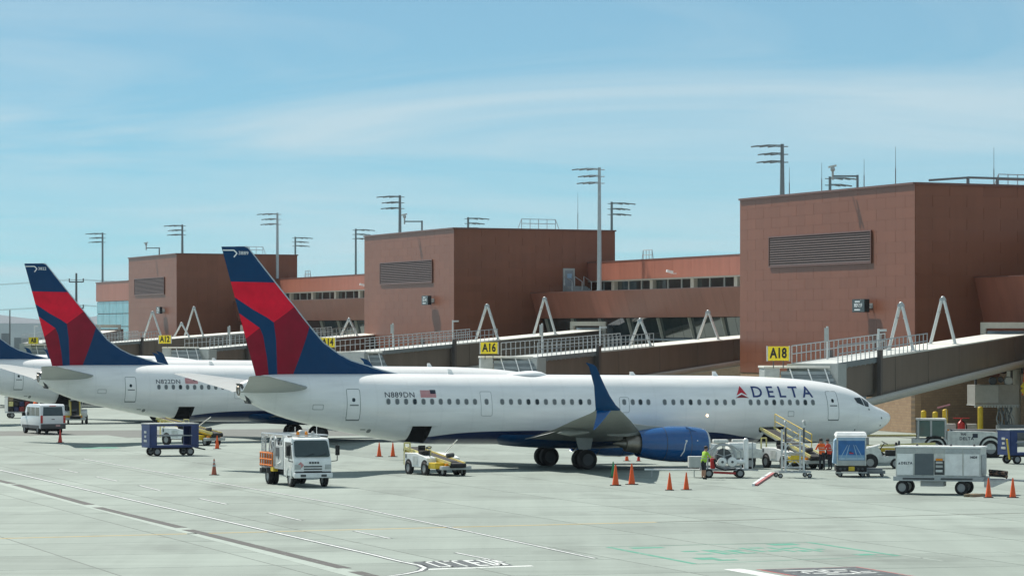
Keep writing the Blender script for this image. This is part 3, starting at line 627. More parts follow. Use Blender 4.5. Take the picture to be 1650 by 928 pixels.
win_a = mat('cabin_window_shaded', (0.14,0.16,0.165), 0.15); win_b = mat('cabin_window_open', (0.006,0.018,0.024), 0.1); win_f = mat('cabin_window_rim', (0.42,0.44,0.44), 0.4)
letter_navy = mat('lettering_navy', (0.005,0.03,0.16), 0.4); letter_blk = mat('lettering_dark', (0.012,0.02,0.04), 0.4); mark_red = mat('mark_red', (0.55,0.01,0.03), 0.4); mark_dk = mat('mark_dark_red', (0.25,0.008,0.02), 0.4)

def skin_mesh(name, polys, matl, off, func=surf, step=0.09, xs=0.0):
    """flat polygons given as (aft, z) laid onto the starboard skin"""
    bm = bmesh.new()
    for p in polys:
        bm.faces.new([bm.verts.new((-a, 0, z)) for a, z in p])
    if xs:
        X = [v.co.x for v in bm.verts]; x = min(X)+xs
        while x < max(X):
            bmesh.ops.bisect_plane(bm, geom=bm.verts[:]+bm.edges[:]+bm.faces[:], dist=1e-5, plane_co=(x,0,0), plane_no=(1,0,0)); x += xs
    return skin_finish(bm, name, matl, off, func, step)
def skin_finish(bm, name, matl, off, func, step):
    zs = [v.co.z for v in bm.verts]; z = min(zs)+step
    while z < max(zs):
        bmesh.ops.bisect_plane(bm, geom=bm.verts[:]+bm.edges[:]+bm.faces[:], dist=1e-5, plane_co=(0,0,z), plane_no=(0,0,1)); z += step
    for v in bm.verts: v.co.y = -(func(-v.co.x, v.co.z)+off)
    for f in bm.faces:
        f.normal_update()
        if f.normal.y > 0: f.normal_flip()
    me = bpy.data.meshes.new(name); bm.to_mesh(me); bm.free(); me.materials.append(matl)
    return shear(me)
def skin_text(s, a_left, a_right, z0, z1, matl, parent, off=0.012, func=surf, bold=0.0, spacing=1.0, step=0.09):
    me = text_mesh(s, 1.0, matl, bold, 0, spacing); bm = bmesh.new(); bm.from_mesh(me)
    xs = [v.co.x for v in bm.verts]; ys = [v.co.y for v in bm.verts]; x0, x1, y0, y1 = min(xs), max(xs), min(ys), max(ys)
    for v in bm.verts:
        u = (v.co.x-x0)/(x1-x0); w = (v.co.y-y0)/(y1-y0); v.co = (-(a_left+(a_right-a_left)*u), 0, z0+(z1-z0)*w)
    return link('lettering', skin_finish(bm, 'lettering', matl, off, func, step), parent)
def rect(a0, a1, z0, z1, c=0.0):
    if not c: return [(a0,z0),(a1,z0),(a1,z1),(a0,z1)]
    P = []
    for (x, z, s) in ((a0+c,z0+c,180),(a1-c,z0+c,270),(a1-c,z1-c,0),(a0+c,z1-c,90)):
        for k in range(4): t = R(s+30*k); P.append((x+c*math.cos(t), z+c*math.sin(t)))
    return P
def ring(a0, a1, z0, z1, w, c):
    o, i = rect(a0,a1,z0,z1,c), rect(a0+w,a1-w,z0+w,z1-w,max(c-w,0.02)); n = len(o)
    return [[o[k], o[(k+1)%n], i[(k+1)%n], i[k]] for k in range(n)]

WIN_A = [32.69-0.522*k for k in range(11)]+[26.76]+[25.8-0.54*k for k in range(11)]+[18.2,17.66,17.17,16.67]+[15.63-0.552*k for k in range(9)]+[10.11-0.512*k for k in range(9)]
WZ = 3.835
def airfoil(n=9):
    xs = [0.5*(1-math.cos(math.pi*k/n)) for k in range(n+1)]
    th = [5*(0.2969*math.sqrt(x)-0.126*x-0.3516*x*x+0.2843*x**3-0.1036*x**4) for x in xs]
    return [(x, t) for x, t in zip(xs, th)]
def loft_wing(b, stations, sgn, cam=0.35):
    """stations: (y, leading edge aft, chord, z, thickness ratio, twist)"""
    af = airfoil(); loop = [(x, t*(1+cam)) for x, t in af]+[(x, -t*(1-cam)) for x, t in reversed(af[1:-1])]; n = len(loop); vs = []
    for (y, le, c, z, tc, tw) in stations:
        for x, t in loop: vs.append((-(le+c*x), sgn*y, z+c*t*tc+tw*(0.5-x)*c))
    fs = [(k*n+i, k*n+(i+1)%n, (k+1)*n+(i+1)%n, (k+1)*n+i) for k in range(len(stations)-1) for i in range(n)]
    fs += [tuple(range(n)), tuple(range((len(stations)-1)*n, len(stations)*n))]
    return b.add(vs, fs)
def loft_vertical(b, stations, sgn):
    """blade lofted upward: (z, y, a0, a1, thickness)"""
    af = airfoil(6); loop = [(x, t) for x, t in af]+[(x, -t) for x, t in reversed(af[1:-1])]; n = len(loop); vs = []
    for (z, y, a0, a1, th) in stations:
        for x, t in loop: vs.append((-(a0+(a1-a0)*x), sgn*y+t*th, z))
    fs = [(k*n+i, k*n+(i+1)%n, (k+1)*n+(i+1)%n, (k+1)*n+i) for k in range(len(stations)-1) for i in range(n)]
    fs += [tuple(range(n)), tuple(range((len(stations)-1)*n, len(stations)*n))]
    return b.add(vs, fs)

FIN_OUT = [(42.01,12.46),(40.62,12.49),(40.45,12.42),(38.84,10.5),(37.7,9.15),(36.74,7.99),(35.97,7.13),(35.01,6.46),(34.34,6.14),(33.47,5.87),(32.5,5.60),(31.47,5.36),(31.47,5.0),(39.93,5.0)]
fin_le = pchip([(5.36,31.47),(5.60,32.5),(5.87,33.47),(6.14,34.34),(6.46,35.01),(7.13,35.97),(7.99,36.74),(9.15,37.7),(10.5,38.84),(12.49,40.5)])
def fin_th(a, z):
    le = fin_le(z); te = 40.0+(z-5.25)*(2.01/7.21); c = max(te-le, 0.1); x = min(max((a-le)/c, 0), 1)
    k = min(1, max(0, (12.47-z)/0.12))**0.5
    return 0.16*min(c, 4.6)*math.sqrt(x)*(1-x)*k*0.85
LIV = {1: [[(41.62,10.51),(38.7,10.48),(37.55,9.25),(38.98,8.25),(39.36,8.51),(40.17,8.95),(41.16,9.59),(41.4,9.74)], [(41.1,8.82),(40.87,8.67),(39.79,7.93),(40.5,7.37),(40.75,7.18)]],
       2: [[(38.98,8.25),(37.55,9.25),(36.55,8.1),(36.84,8.01),(37.98,4.9),(38.72,4.9),(38.84,7.24)], [(40.8,7.14),(40.5,7.37),(39.79,7.93),(39.6,7.5),(39.36,6.25),(39.2,4.9),(40.2,4.9)]]}
def inside(p, poly):
    r = False; n = len(poly)
    for i in range(n):
        (x1,y1),(x2,y2) = poly[i], poly[(i+1)%n]
        if (y1 > p[1]) != (y2 > p[1]) and p[0] < (x2-x1)*(p[1]-y1)/(y2-y1)+x1: r = not r
    return r
def fin_mesh():
    bm = bmesh.new(); bm.faces.new([bm.verts.new((-a,0,z)) for a, z in FIN_OUT])
    cut = lambda co, no: bmesh.ops.bisect_plane(bm, geom=bm.verts[:]+bm.edges[:]+bm.faces[:], dist=1e-4, plane_co=co, plane_no=no)
    for polys in LIV.values():
        for p in polys:
            for (a1,z1),(a2,z2) in zip(p, p[1:]+p[:1]):
                if max(a1,a2) > 41.35 and abs(z1-z2) > 0.5: continue
                d = Vector((-(a2-a1), 0, z2-z1)).normalized(); cut((-a1,0,z1), (d.z,0,-d.x))
    for k in range(26): cut((-31.6-0.41*k,0,0), (1,0,0))
    for k in range(15): cut((0,0,5.3+0.5*k), (0,0,1))
    for k in (12.38,12.43,12.46): cut((0,0,k),(0,0,1))
    bmesh.ops.triangulate(bm, faces=[f for f in bm.faces if len(f.verts) > 4])
    V = []; F = []; M = []
    bm.verts.index_update(); n = len(bm.verts)
    for s in (-1, 1):
        for v in bm.verts: V.append((v.co.x, s*fin_th(-v.co.x, v.co.z), v.co.z))
        for f in bm.faces:
            c = f.calc_center_median(); q = (-c.x, c.z); mi = 0
            for k, polys in LIV.items():
                if any(inside(q, p) for p in polys): mi = k
            ids = [v.index+(0 if s < 0 else n) for v in f.verts]; F.append(ids if s < 0 else ids[::-1]); M.append(mi)
    bm.free(); b = MB(); b.v, b.f, b.m = V, F, M
    me = b.mesh('tail_fin', [jet_navy, jet_red, jet_dkred], 50)
    return shear(me)

def airliner(label):
    t = thing('airliner', label, 'airliner')
    # fuselage
    NS, NR = 84, 52; b = MB(); st = [0.0,0.03,0.07,0.15,0.3,0.5]+[0.7+0.33*k for k in range(18)]+[6.8+0.9*k for k in range(27)]
    st += [31.1+0.42*k for k in range(23)]+[40.7,40.98]
    for a in st:
        tp, bt, hw = f_top(a), f_bot(a), f_hw(a); c, h = (tp+bt)/2, (tp-bt)/2
        for i in range(NR):
            an = 2*math.pi*i/NR; b.v.append((-a, hw*math.sin(an), c+h*math.cos(an)))
    for k in range(len(st)-1):
        for i in range(NR): b.f.append([k*NR+i, k*NR+(i+1)%NR, (k+1)*NR+(i+1)%NR, (k+1)*NR+i]); b.m.append(0)
    b.f += [list(range(NR)), list(range((len(st)-1)*NR, len(st)*NR))]; b.m += [0, 0]
    fo = pbuild(b, 'fuselage', fuse_m, t, 40)
    # open baggage holds cut into the skin
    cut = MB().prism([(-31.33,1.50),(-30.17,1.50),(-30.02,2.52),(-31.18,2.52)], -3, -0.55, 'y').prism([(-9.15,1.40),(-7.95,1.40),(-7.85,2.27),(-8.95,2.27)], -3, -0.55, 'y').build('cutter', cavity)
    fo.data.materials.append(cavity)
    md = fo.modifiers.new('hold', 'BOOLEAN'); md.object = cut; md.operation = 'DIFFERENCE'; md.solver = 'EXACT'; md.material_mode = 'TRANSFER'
    bpy.context.view_layer.update(); me = bpy.data.meshes.new_from_object(fo.evaluated_get(bpy.context.evaluated_depsgraph_get()))
    fo.modifiers.clear(); fo.data = me; bpy.data.objects.remove(cut)
    # tail cone exhaust, dorsal aerials, radome
    pbuild(MB().lathe((-40.9,0,4.40),(-1,0,-0.15),[(0,0.30),(0.16,0.27),(0.16,0.22),(-0.1,0.2)],16), 'exhaust', hotm, t)
    pbuild(MB().prism([(-41.06,4.80),(-40.90,4.80),(-40.34,3.66),(-40.52,3.68)], -0.33, 0.33), 'exhaust_shroud', dgrey, t)
    for a, h in ((11.5,0.28),(16.8,0.22),(28.2,0.30)):
        z = f_top(a)-0.02; pbuild(MB().prism([(-a-0.25,z),(-a+0.15,z),(-a-0.05,z+h),(-a-0.25,z+h)], -0.02, 0.02), 'blade_aerial', jet_white, t)
    b = MB(); n = 16
    for k in range(9):
        u = k/8; L = -22.35-2.6*u; w = 0.62*math.sin(math.pi*min(1,0.08+u*0.9))**0.7; hh = 0.27*math.sin(math.pi*min(1,max(0.03,0.06+0.94*u**0.75)))**0.8
        for i in range(n+1):
            an = math.pi*i/n; yy = w*math.cos(an); b.v.append((L, yy, f_top(20)-0.05-0.28*(yy/1.9)**2*1.0+hh*math.sin(an)))
    for k in range(8):
        for i in range(n): b.f.append([k*(n+1)+i, k*(n+1)+i+1, (k+1)*(n+1)+i+1, (k+1)*(n+1)+i]); b.m.append(0)
    pbuild(b, 'antenna_radome', jet_white, t, 60)
    # cabin windows
    for k, a in enumerate(WIN_A):
        op = k in (3, 15, 16, 21, 25, 30, 39, 43, 46)
        def wm():
            bb = MB(); hw, hh, c = 0.135, 0.185, 0.12; o = rect(-hw,hw,-hh,hh,c); i2 = rect(-hw+0.028,hw-0.028,-hh+0.028,hh-0.028,c-0.02); m = len(o)
            bb.add([(x,-0.004,z) for x,z in o]+[(x,-0.014,z) for x,z in i2], [(q,(q+1)%m,m+(q+1)%m,m+q) for q in range(m)]+[tuple(range(m,2*m))], 0)
            bb.m = [0]*m+[1]; return bb.mesh('window', [win_f, win_b if op else win_a], 0)
        z = WZ; y = surf(a, z); tp, bt = f_top(a), f_bot(a); tilt = math.atan2((z-(tp+bt)/2)*f_hw(a)**2/((tp-bt)/2)**2, y)
        link('window', cached(('win',op), wm), t, (-a, -y, z-TILT*(21.15-a)), (-tilt, 0, 0))
    # doors
    for a0,a1,z0,z1,nm in ((4.26,5.04,2.80,4.50,'service_door'),(34.3,35.09,2.78,4.54,'service_door'),(26.42,27.12,3.02,4.42,'emergency_exit'),(17.88,18.50,3.22,4.12,'emergency_exit')):
        d = link(nm, skin_mesh(nm, [rect(a0,a1,z0,z1,0.1)], jet_white, 0.004, xs=0.2), t)
        link('door_seam', skin_mesh('door_seam', ring(a0,a1,z0,z1,0.032 if nm == 'service_door' else 0.022,0.1), seam, 0.007), d)
        if nm == 'service_door':
            c = (a0+a1)/2; link('door_window', skin_mesh('door_window', [rect(c-0.09,c+0.09,z0+1.03,z0+1.25,0.07)], win_b, 0.007), d)
            link('door_handle', skin_mesh('door_handle', [rect(c-0.28,c+0.22,z0+0.80,z0+0.88)], seam, 0.007), d)
            link('door_sill', skin_mesh('door_sill', [rect(a0+0.02,a1-0.02,z0-0.045,z0+0.02)], seam, 0.009), d)
    for a0,a1,z0,z1 in ((36.4,37.0,3.35,3.65),(7.3,7.7,3.0,3.32),(33.8,34.1,2.2,2.26)):
        link('service_panel', skin_mesh('service_panel', ring(a0,a1,z0,z1,0.025,0.04), seam, 0.006), t)
    for a, z, r in ((33.6,2.15,0.11),(3.0,2.2,0.05),(1.0,2.9,0.06),(1.05,2.45,0.05),(2.0,3.42,0.06),(2.55,1.92,0.14)):
        link('vent', skin_mesh('vent', [rect(a-r,a+r,z-r,z+r,r*0.8)], seam, 0.012), t)
    # cockpit glazing (both sides)
    for sgn in (1, -1):
        for poly in ([(3.02,4.10),(2.46,4.13),(2.36,3.64),(2.88,3.82)], [(2.38,4.12),(1.86,3.84),(1.98,3.56),(2.29,3.62)]):
            me = skin_mesh('cockpit_window', [poly], win_b, 0.012, xs=0.07, step=0.06)
            if sgn < 0:
                for v in me.vertices: v.co.y *= -1
                me.flip_normals()
            link('cockpit_window', me, t)
    lm = mat('glint_glow', (1,0.8,0.55), 0.3); lm.node_tree.nodes['Principled BSDF'].inputs['Emission Color'].default_value = (1,0.75,0.45,1); lm.node_tree.nodes['Principled BSDF'].inputs['Emission Strength'].default_value = 6
    link('wing_lamp_glint', skin_mesh('wing_lamp_glint', [rect(12.86,12.98,3.0,3.12,0.05)], lm, 0.012), t)  # small glowing disc stands in for a sun glint at the wing root
    # fin
    fn = link('tail_fin', cached('fin', fin_mesh), t)
    b = MB().path([(-a, 0, z) for a, z in FIN_OUT[1:12]], 0.045); link('leading_edge', shear(b.mesh('leading_edge', mat('fin_leading_edge',(0.45,0.52,0.58),0.35))), fn)
    for (p, q) in (((41.93,12.26),(41.3,12.27)),((41.3,12.27),(41.12,12.10)),((41.12,12.10),(41.30,11.88))):
        d = Vector((q[0]-p[0], q[1]-p[1])).normalized(); nn = Vector((-d.y,d.x))*0.035
        link('fin_mark', skin_mesh('fin_mark', [[(p[0]+nn.x,p[1]+nn.y),(q[0]+nn.x,q[1]+nn.y),(q[0]-nn.x,q[1]-nn.y),(p[0]-nn.x,p[1]-nn.y)]], jet_white, 0.012, fin_th), fn)
    # stabilisers, wings, winglets
    for sgn, nm in ((-1,'r'),(1,'l')):
        b = loft_wing(MB(), [(0.5,36.9,4.3,4.44,0.10,0.06),(1.2,37.38,3.75,4.50,0.10,0.06),(4.5,39.7,2.25,4.92,0.09,0.05),(7.0,41.45,1.18,5.25,0.09,0.02),(7.17,41.75,0.85,5.28,0.07,0)], sgn, 0.1); pbuild(b, 'stabiliser', wing_pale, t, 50)
        b = loft_wing(MB(), [(0.8,16.5,8.0,1.72,0.13,0.02),(1.9,17.07,7.2,1.85,0.125,0.02),(4.2,18.27,5.95,2.16,0.12,0.01),(5.8,19.10,5.05,2.38,0.115,0.0),(10.5,21.56,3.5,2.94,0.11,0),(15.5,24.17,1.95,3.45,0.105,0),(16.9,24.92,1.55,3.60,0.10,0),(17.25,25.15,1.42,3.68,0.10,0)], sgn)
        w = pbuild(b, 'wing', wing_grey, t, 50)
        b = loft_vertical(MB(), [(3.63,17.22,25.10,26.56,0.16),(3.72,17.42,25.2,26.62,0.15),(3.95,17.56,25.52,26.70,0.13),(4.45,17.66,25.92,26.78,0.11),(4.95,17.74,26.22,26.85,0.09),(5.98,17.92,26.80,27.22,0.07),(6.10,17.94,26.98,27.34,0.05),(6.19,17.95,27.34,27.42,0.02)], sgn); pbuild(b, 'winglet', jet_navy, t, 50)
        b = loft_vertical(MB(), [(3.66,17.26,25.62,26.50,0.12),(3.3,17.50,26.05,26.62,0.09),(2.95,17.68,26.45,26.80,0.07),(2.63,17.85,26.86,26.94,0.03)], sgn); pbuild(b, 'lower_winglet', jet_blue, t, 50)
        for y, a, L in ((7.0,22.6,1.9),):
            z = 2.30+0.115*(y-6); pbuild(MB().lathe((-a,sgn*y,z-0.18),(-1,0,-0.03),[(0,0.03),(0.4,0.14),(1.2,0.19),(L*0.75,0.15),(L,0.02)],10), 'flap_fairing', wing_grey, w)
        pbuild(MB().add([(-24.0,sgn*2.2,1.86),(-24.1,sgn*6.0,2.28),(-24.75,sgn*6.0,2.10),(-24.7,sgn*2.2,1.66)],[(0,1,2,3)]).add([(-24.0,sgn*2.2,1.78),(-24.1,sgn*6.0,2.20),(-24.75,sgn*6.0,2.06),(-24.7,sgn*2.2,1.62)],[(3,2,1,0)]), 'flap', wing_pale, w)
        # engine
        e0 = (-14.45, sgn*4.83, 1.46); eng = pbuild(MB().lathe(e0,(-1,0,0.015),[(0.14,0.905),(0.5,0.985),(1.2,1.03),(2.2,1.02),(3.2,0.93),(4.0,0.80),(4.25,0.745),(4.2,0.70),(3.0,0.72)],40,close=False), 'engine_cowl', jet_blue, t, 50)
        pbuild(MB().lathe(e0,(-1,0,0.015),[(0.141,0.906),(0.05,0.87),(0.0,0.83),(0.02,0.79),(0.12,0.765),(0.35,0.75)],40,close=False), 'inlet_lip', bare, eng, 60)
        pbuild(MB().lathe(e0,(-1,0,0.015),[(0.35,0.75),(0.95,0.78),(0.951,0.26),(0.55,0.02)],32,close=False), 'fan', dgrey, eng, 40)
        pbuild(MB().lathe(e0,(-1,0,0.01),[(3.0,0.71),(4.2,0.56),(5.0,0.43),(5.02,0.36),(4.7,0.34)],28,close=False).lathe(e0,(-1,0,0.01),[(4.7,0.34),(5.1,0.27),(5.75,0.03)],20), 'core_nozzle', hotm, eng, 50)
        pbuild(MB().prism([(-16.0,2.40),(-18.1,2.55),(-19.5,2.72),(-21.2,2.35),(-20.5,1.95),(-18.6,1.9),(-17.2,2.0)], sgn*4.83-0.14, sgn*4.83+0.14), 'pylon', wing_grey, t, 30, 0.03)
        for tt, rr_ in ((1.25,1.031),(2.75,0.978)): pbuild(MB().lathe(e0,(-1,0,0.015),[(tt,rr_+0.003),(tt+0.03,rr_+0.002)],40,close=False), 'cowl_seam', dgrey, eng, 60)
        if sgn < 0:
            pbuild(MB().path([(-16.05,-5.83,1.66),(-16.15,-5.86,1.45),(-16.2,-5.82,1.1),(-16.35,-5.68,0.82)],0.03), 'drain_line', jet_white, eng)
            pbuild(MB().ball((-16.05,-5.82,1.68),0.07), 'latch', jet_white, eng); pbuild(MB().ball((-15.35,-5.78,1.70),0.05), 'latch', jet_white, eng)
            pbuild(MB().prism([(-15.2,2.2),(-15.9,2.35),(-15.95,2.5)], -5.5, -5.46), 'strake', jet_blue, eng)
        # main gear
        g = MB().tube((-21.15,sgn*2.86,0.56),(-21.0,sgn*2.75,1.9),0.13).tube((-21.15,sgn*2.86,0.9),(-21.0,sgn*1.2,1.7),0.07).tube((-21.15,sgn*2.43,0.56),(-21.15,sgn*3.29,0.56),0.10).tube((-21.15,sgn*2.86,0.8),(-20.6,sgn*2.6,1.8),0.06).build('main_gear', galv, t)
        MB().prism([(-21.6,1.15),(-20.85,1.15),(-20.7,1.9),(-21.8,1.9)], sgn*3.12-0.02, sgn*3.12+0.02).build('gear_door', wing_pale, g)
        for dy in (-0.43, 0.43): wheel(t, -21.15, sgn*2.86+dy, 0.565, 0.565, 0.42, dgrey)
    # wing-body fairing
    b = MB(); NK, NI = 15, 20
    for k in range(NK):
        u = k/(NK-1); a = 14.6+11.2*u; s = math.sin(math.pi*min(max(u,0.001),0.999))**0.45
        for i in range(NI+1):
            an = math.pi*i/NI; b.v.append((-a, 1.93*(0.6+0.4*s)*math.cos(an), 1.95-(0.45+0.40*s)*math.sin(an)))
    for k in range(NK-1):
        for i in range(NI): b.f.append([k*(NI+1)+i, k*(NI+1)+i+1, (k+1)*(NI+1)+i+1, (k+1)*(NI+1)+i]); b.m.append(0)
    pbuild(b, 'belly_fairing', jet_navy, t, 60)
    g = MB().tube((-4.05,0,0.4),(-3.9,0,1.7),0.09).tube((-4.05,-0.3,0.34),(-4.05,0.3,0.34),0.06).tube((-4.0,0,0.8),(-3.0,0,1.6),0.05).build('nose_gear', galv, t)
    for s in (-1,1): MB().box(-4.6,-3.2,s*0.36-0.015,s*0.36+0.015,0.85,1.5).build('gear_door', jet_white, g)
    for dy in (-0.2,0.2): wheel(t, -4.05, dy, 0.345, 0.345, 0.2, dgrey)
    return t
JA = 0.38
jet = airliner('nearest white airliner with navy and red tail, cargo holds open'); jet.location = (22.72,229.3,0); jet.rotation_euler = (0,0,JA)
others = []
for loc, lab in (((4.69,283.9,0),'second white airliner from the front, its tail fin left of the nearest one'), ((-10.3,338.5,0),'third white airliner, only its rear body and fin root show at the left edge'), ((-29.6,405,0),'farthest white airliner, only its crown shows above the third one')):
    c = copy_tree(jet); c.location = loc; c['label'] = lab; others.append(c)
for t in [jet]+others: t['group'] = 'airliners parked nose-in at the gates'
def livery(t, reg, num):
    fin = [c for c in t.children if c.name.startswith('tail_fin')][0]
    skin_text(num, 41.03, 40.45, 12.02, 12.22, jet_white, fin, 0.014, fin_th, bold=0.006)
    skin_text(reg, 32.87, 31.11, 4.07, 4.37, letter_blk, t, bold=0.004, spacing=1.08)
    fl = [rect(30.74,29.8,4.08+0.06*k,4.08+0.06*k+0.032) for k in range(7)]
    f = link('flag', skin_mesh('flag', fl, mark_red, 0.010), t); link('canton', skin_mesh('canton', [rect(30.14,29.8,4.28,4.50)], letter_blk, 0.014), f)
    skin_text('DELTA', 9.91, 5.93, 4.13, 4.78, letter_navy, t, bold=0.012, spacing=1.5)
    L, W, z0, z1 = 11.05, 0.88, 4.09, 4.80; q = lambda x, y: (L-W*x, z0+(z1-z0)*y)
    m = link('emblem', skin_mesh('emblem', [[q(0.5,1.0),q(0.10,0.20),q(0.5,0.44),q(0.90,0.20)]], mark_red, 0.012), t)
    link('emblem_base', skin_mesh('emblem_base', [[q(0.0,0.0),q(0.5,0.30),q(1.0,0.0),q(0.5,0.02)]], mark_dk, 0.012), m)
livery(jet, 'N889DN', '3889'); livery(others[0], 'N822DN', '3822')
# ================================================================== jet bridges
tunnel_m = mat('bridge_brown_cladding', (0.145, 0.118, 0.095), 0.45, var=0.10, scale=0.6, streak=0.18)
tunnel_top = mat('bridge_roof', (0.60, 0.60, 0.55), 0.6, var=0.12)
frame_m = mat('bridge_frame_dark', (0.085, 0.075, 0.07), 0.5)
canopy_m = mat('canopy_bellows', (0.16, 0.19, 0.20), 0.55, var=0.2)
vwhite = mat('gantry_white', (0.66, 0.68, 0.67), 0.4, var=0.1)
def bridge(gate, S, E, z0, z1, frames, tw, tpil, twalk, label, detail=True, reach=1.0):
    """gate bridge from the aircraft door S up to the rotunda E; z are roof heights; local x runs along the tunnel"""
    S = Vector((*S,0)); E = Vector((*E,0)); d = E-S; L = d.length; ang = math.atan2(d.y, d.x); k = (z1-z0)/L
    t = thing('jet_bridge', label, 'jet bridge', S, ang, 'gate bridges along the concourse')
    H = 2.35
    def slab(x0,x1,y0,y1,za,zb):      # box whose z follows the tunnel slope (offsets from roof line)
        Z = lambda x, o: z0+k*x+o
        return [(x0,y0,Z(x0,za)),(x1,y0,Z(x1,za)),(x1,y1,Z(x1,za)),(x0,y1,Z(x0,za)),(x0,y0,Z(x0,zb)),(x1,y0,Z(x1,zb)),(x1,y1,Z(x1,zb)),(x0,y1,Z(x0,zb))]
    BF = [(3,2,1,0),(4,5,6,7),(0,1,5,4),(1,2,6,5),(2,3,7,6),(3,0,4,7)]
    xm = L*tpil
    MB().add(slab(-1.5,xm+1.5,-1.25,1.25,-H+0.1,-0.12),BF).build('outer_tunnel', tunnel_m, t, smooth=0)
    inner = MB().add(slab(xm,L,-1.5,1.5,-H-0.1,-0.02),BF).build('inner_tunnel', tunnel_m, t, smooth=0)
    n = 5
    for i in range(n):   # cladding seams as proud ribs
        x = xm+(L-xm)*(i+0.5)/n
        MB().add(slab(x-0.03,x+0.03,-1.525,-1.498,-H-0.05,-0.06),BF).build('seam_rib', tunnel_m, inner, smooth=0)
    MB().add(slab(xm+0.02,L,-1.56,1.56,-0.018,0.07),BF).build('inner_roof', tunnel_top, t, smooth=0)
    MB().add(slab(-1.5,xm-0.2,-1.3,1.3,-0.118,-0.02),BF).build('outer_roof', tunnel_top, t, smooth=0)
    for ya, yb in ((-1.75,-1.51),(1.51,1.75)): MB().add(slab(xm-0.28,xm+0.28,ya,yb,-H-0.5,0.55),BF).build('overlap_frame', frame_m, t, smooth=0)
    # side girder tubes
    a, b = (xm*0.25, -1.72, z0+k*xm*0.25-H-0.30), (L+2, -1.72, z1-H+0.42)
    g = MB().tube(a, b, 0.27, n=12).build('girder_tube', tan, t)
    MB().tube((a[0],1.72,a[2]),(b[0],1.72,b[2]),0.19,n=8).build('girder_tube', tan, t)
    # portal where the tunnel meets the fixed rotunda
    MB().box(L-0.5,L-0.05,-2.0,-1.6,z1-H-0.4,z1+0.5).box(L-0.5,L-0.05,1.6,2.0,z1-H-0.4,z1+0.5).box(L-0.5,L-0.05,-2.0,2.0,z1+0.5,z1+0.95).build('portal', tan, t, smooth=0)
    MB().tube((L+2.2,0,0),(L+2.2,0,z1-H-0.1),0.55,n=14).build('rotunda_column', tan, t)
    MB().tube((L+2.2,0,z1-H-0.1),(L+2.2,0,z1+0.3),2.1,n=18).build('rotunda', mat('rotunda_panel',(0.20,0.25,0.29),0.4), t)
    # drive column near the aircraft end
    dc = MB().box(4.0,4.9,-1.3,-0.9,1.2,z0-H+0.2).box(4.0,4.9,0.9,1.3,1.2,z0-H+0.2).box(3.7,5.2,-1.4,1.4,0.75,1.2).build('drive_column', galv, t)
    for y in (-0.9,0.9): wheel(t, 4.45, y, 0.5, 0.5, 0.4)
    # cab with canopy
    MB().box(-3.6,-1.45,-1.6,1.6,z0-H-0.1,z0-0.05).build('cab', mat('cab_panel',(0.36,0.39,0.38),0.45), t, smooth=0)
    return t, (S, ang, L, k)
def bridge_extras(t, fr, z0, k, xr0, xr1, gate, frames, masts):
    RW = 1.45
    n = max(3, int((xr1-xr0)/1.15))
    Z = lambda x: z0+k*x+0.05
    for s in (-1, 1):
        for i in range(n+1):
            x = xr0+(xr1-xr0)*i/n; link('railing_post', cached('rpost', lambda: MB().tube((0,0,-0.35),(0,0,1.1),0.032,n=5).mesh('railing_post', galv)), t, (x, s*RW, Z(x)))
        for h in (1.1, 0.6): MB().tube((xr0,s*RW,Z(xr0)+h),(xr1,s*RW,Z(xr1)+h),0.035,n=5).build('railing', galv, t)
        MB().bar((xr0,s*RW,Z(xr0)-0.12),(xr1,s*RW,Z(xr1)-0.12),0.06,0.34).build('toe_board', mat('kick_plate',(0.17,0.20,0.21),0.5), t)
    MB().bar((xr0,0,Z(xr0)+0.0),(xr1,0,Z(xr1)+0.0),2.6,0.05).build('walkway', mat('walkway_deck',(0.5,0.52,0.5),0.6), t)
    for (x, h, sp) in frames:
        zz = Z(x); gan = MB().tube((x-0.16,0,zz+h-0.12),(x+0.16,0,zz+h-0.12),0.22,n=10).ball((x,0,zz+h),0.17).build('gantry_head', galv, t)
        for s in (-1,1):
            for dx in (-0.14,0.14):
                MB().tube((x+dx,s*sp,zz-0.05),(x+dx,s*0.10,zz+h-0.15),0.085,n=7).build('gantry_leg', vwhite, t)
            MB().bar((x-0.25,s*sp*0.32,zz+h*0.70),(x+0.25,s*sp*0.32,zz+h*0.70),0.14,0.12).build('clamp', alu, gan)
            MB().bar((x-0.3,s*sp,zz-0.02),(x+0.3,s*sp,zz-0.02),0.3,0.14).build('foot', alu, gan)
    for (x, y, h, cam_) in masts:
        MB().tube((x,y,Z(x)-0.3),(x,y,Z(x)+h),0.075,n=8).build('lamp_pole', vwhite, t)
        if cam_: MB().bar((x,y,Z(x)+h-0.12),(x+0.5,y-0.35,Z(x)+h-0.10),0.2,0.14).build('lamp_head', vwhite, t)
        else: MB().box(x-0.3,x-0.06,y-0.12,y+0.12,Z(x)+h-0.95,Z(x)+h-0.1).build('aerial_box', lgrey, t)
def gate_sign(S, ang, gate, zc, label, w=1.35, h=0.86, off=(0,0)):
    t = thing('gate_sign', label, 'sign', (S[0]+off[0], S[1]+off[1], zc), 0, 'yellow gate number signs')
    MB().box(-w/2,w/2,-0.12,0.12,-h/2,h/2).build('sign_box', signy, t, smooth=0, bevel=0.02)
    for x in (-w/2,w/2): MB().box(x-0.035,x+0.035,-0.135,0.135,-h/2-0.03,h/2+0.03).build('edge_trim', lgrey, t, smooth=0)
    lettering(gate, 0.84, signk, t, (0,-0.128,0.0), (R(90),0,0), bold=0.03, sx=0.72)
    for x in (-0.3,0.3): MB().bar((x,0,-h/2-0.45),(x,0,-h/2),0.06,0.06).build('bracket', dgrey, t)
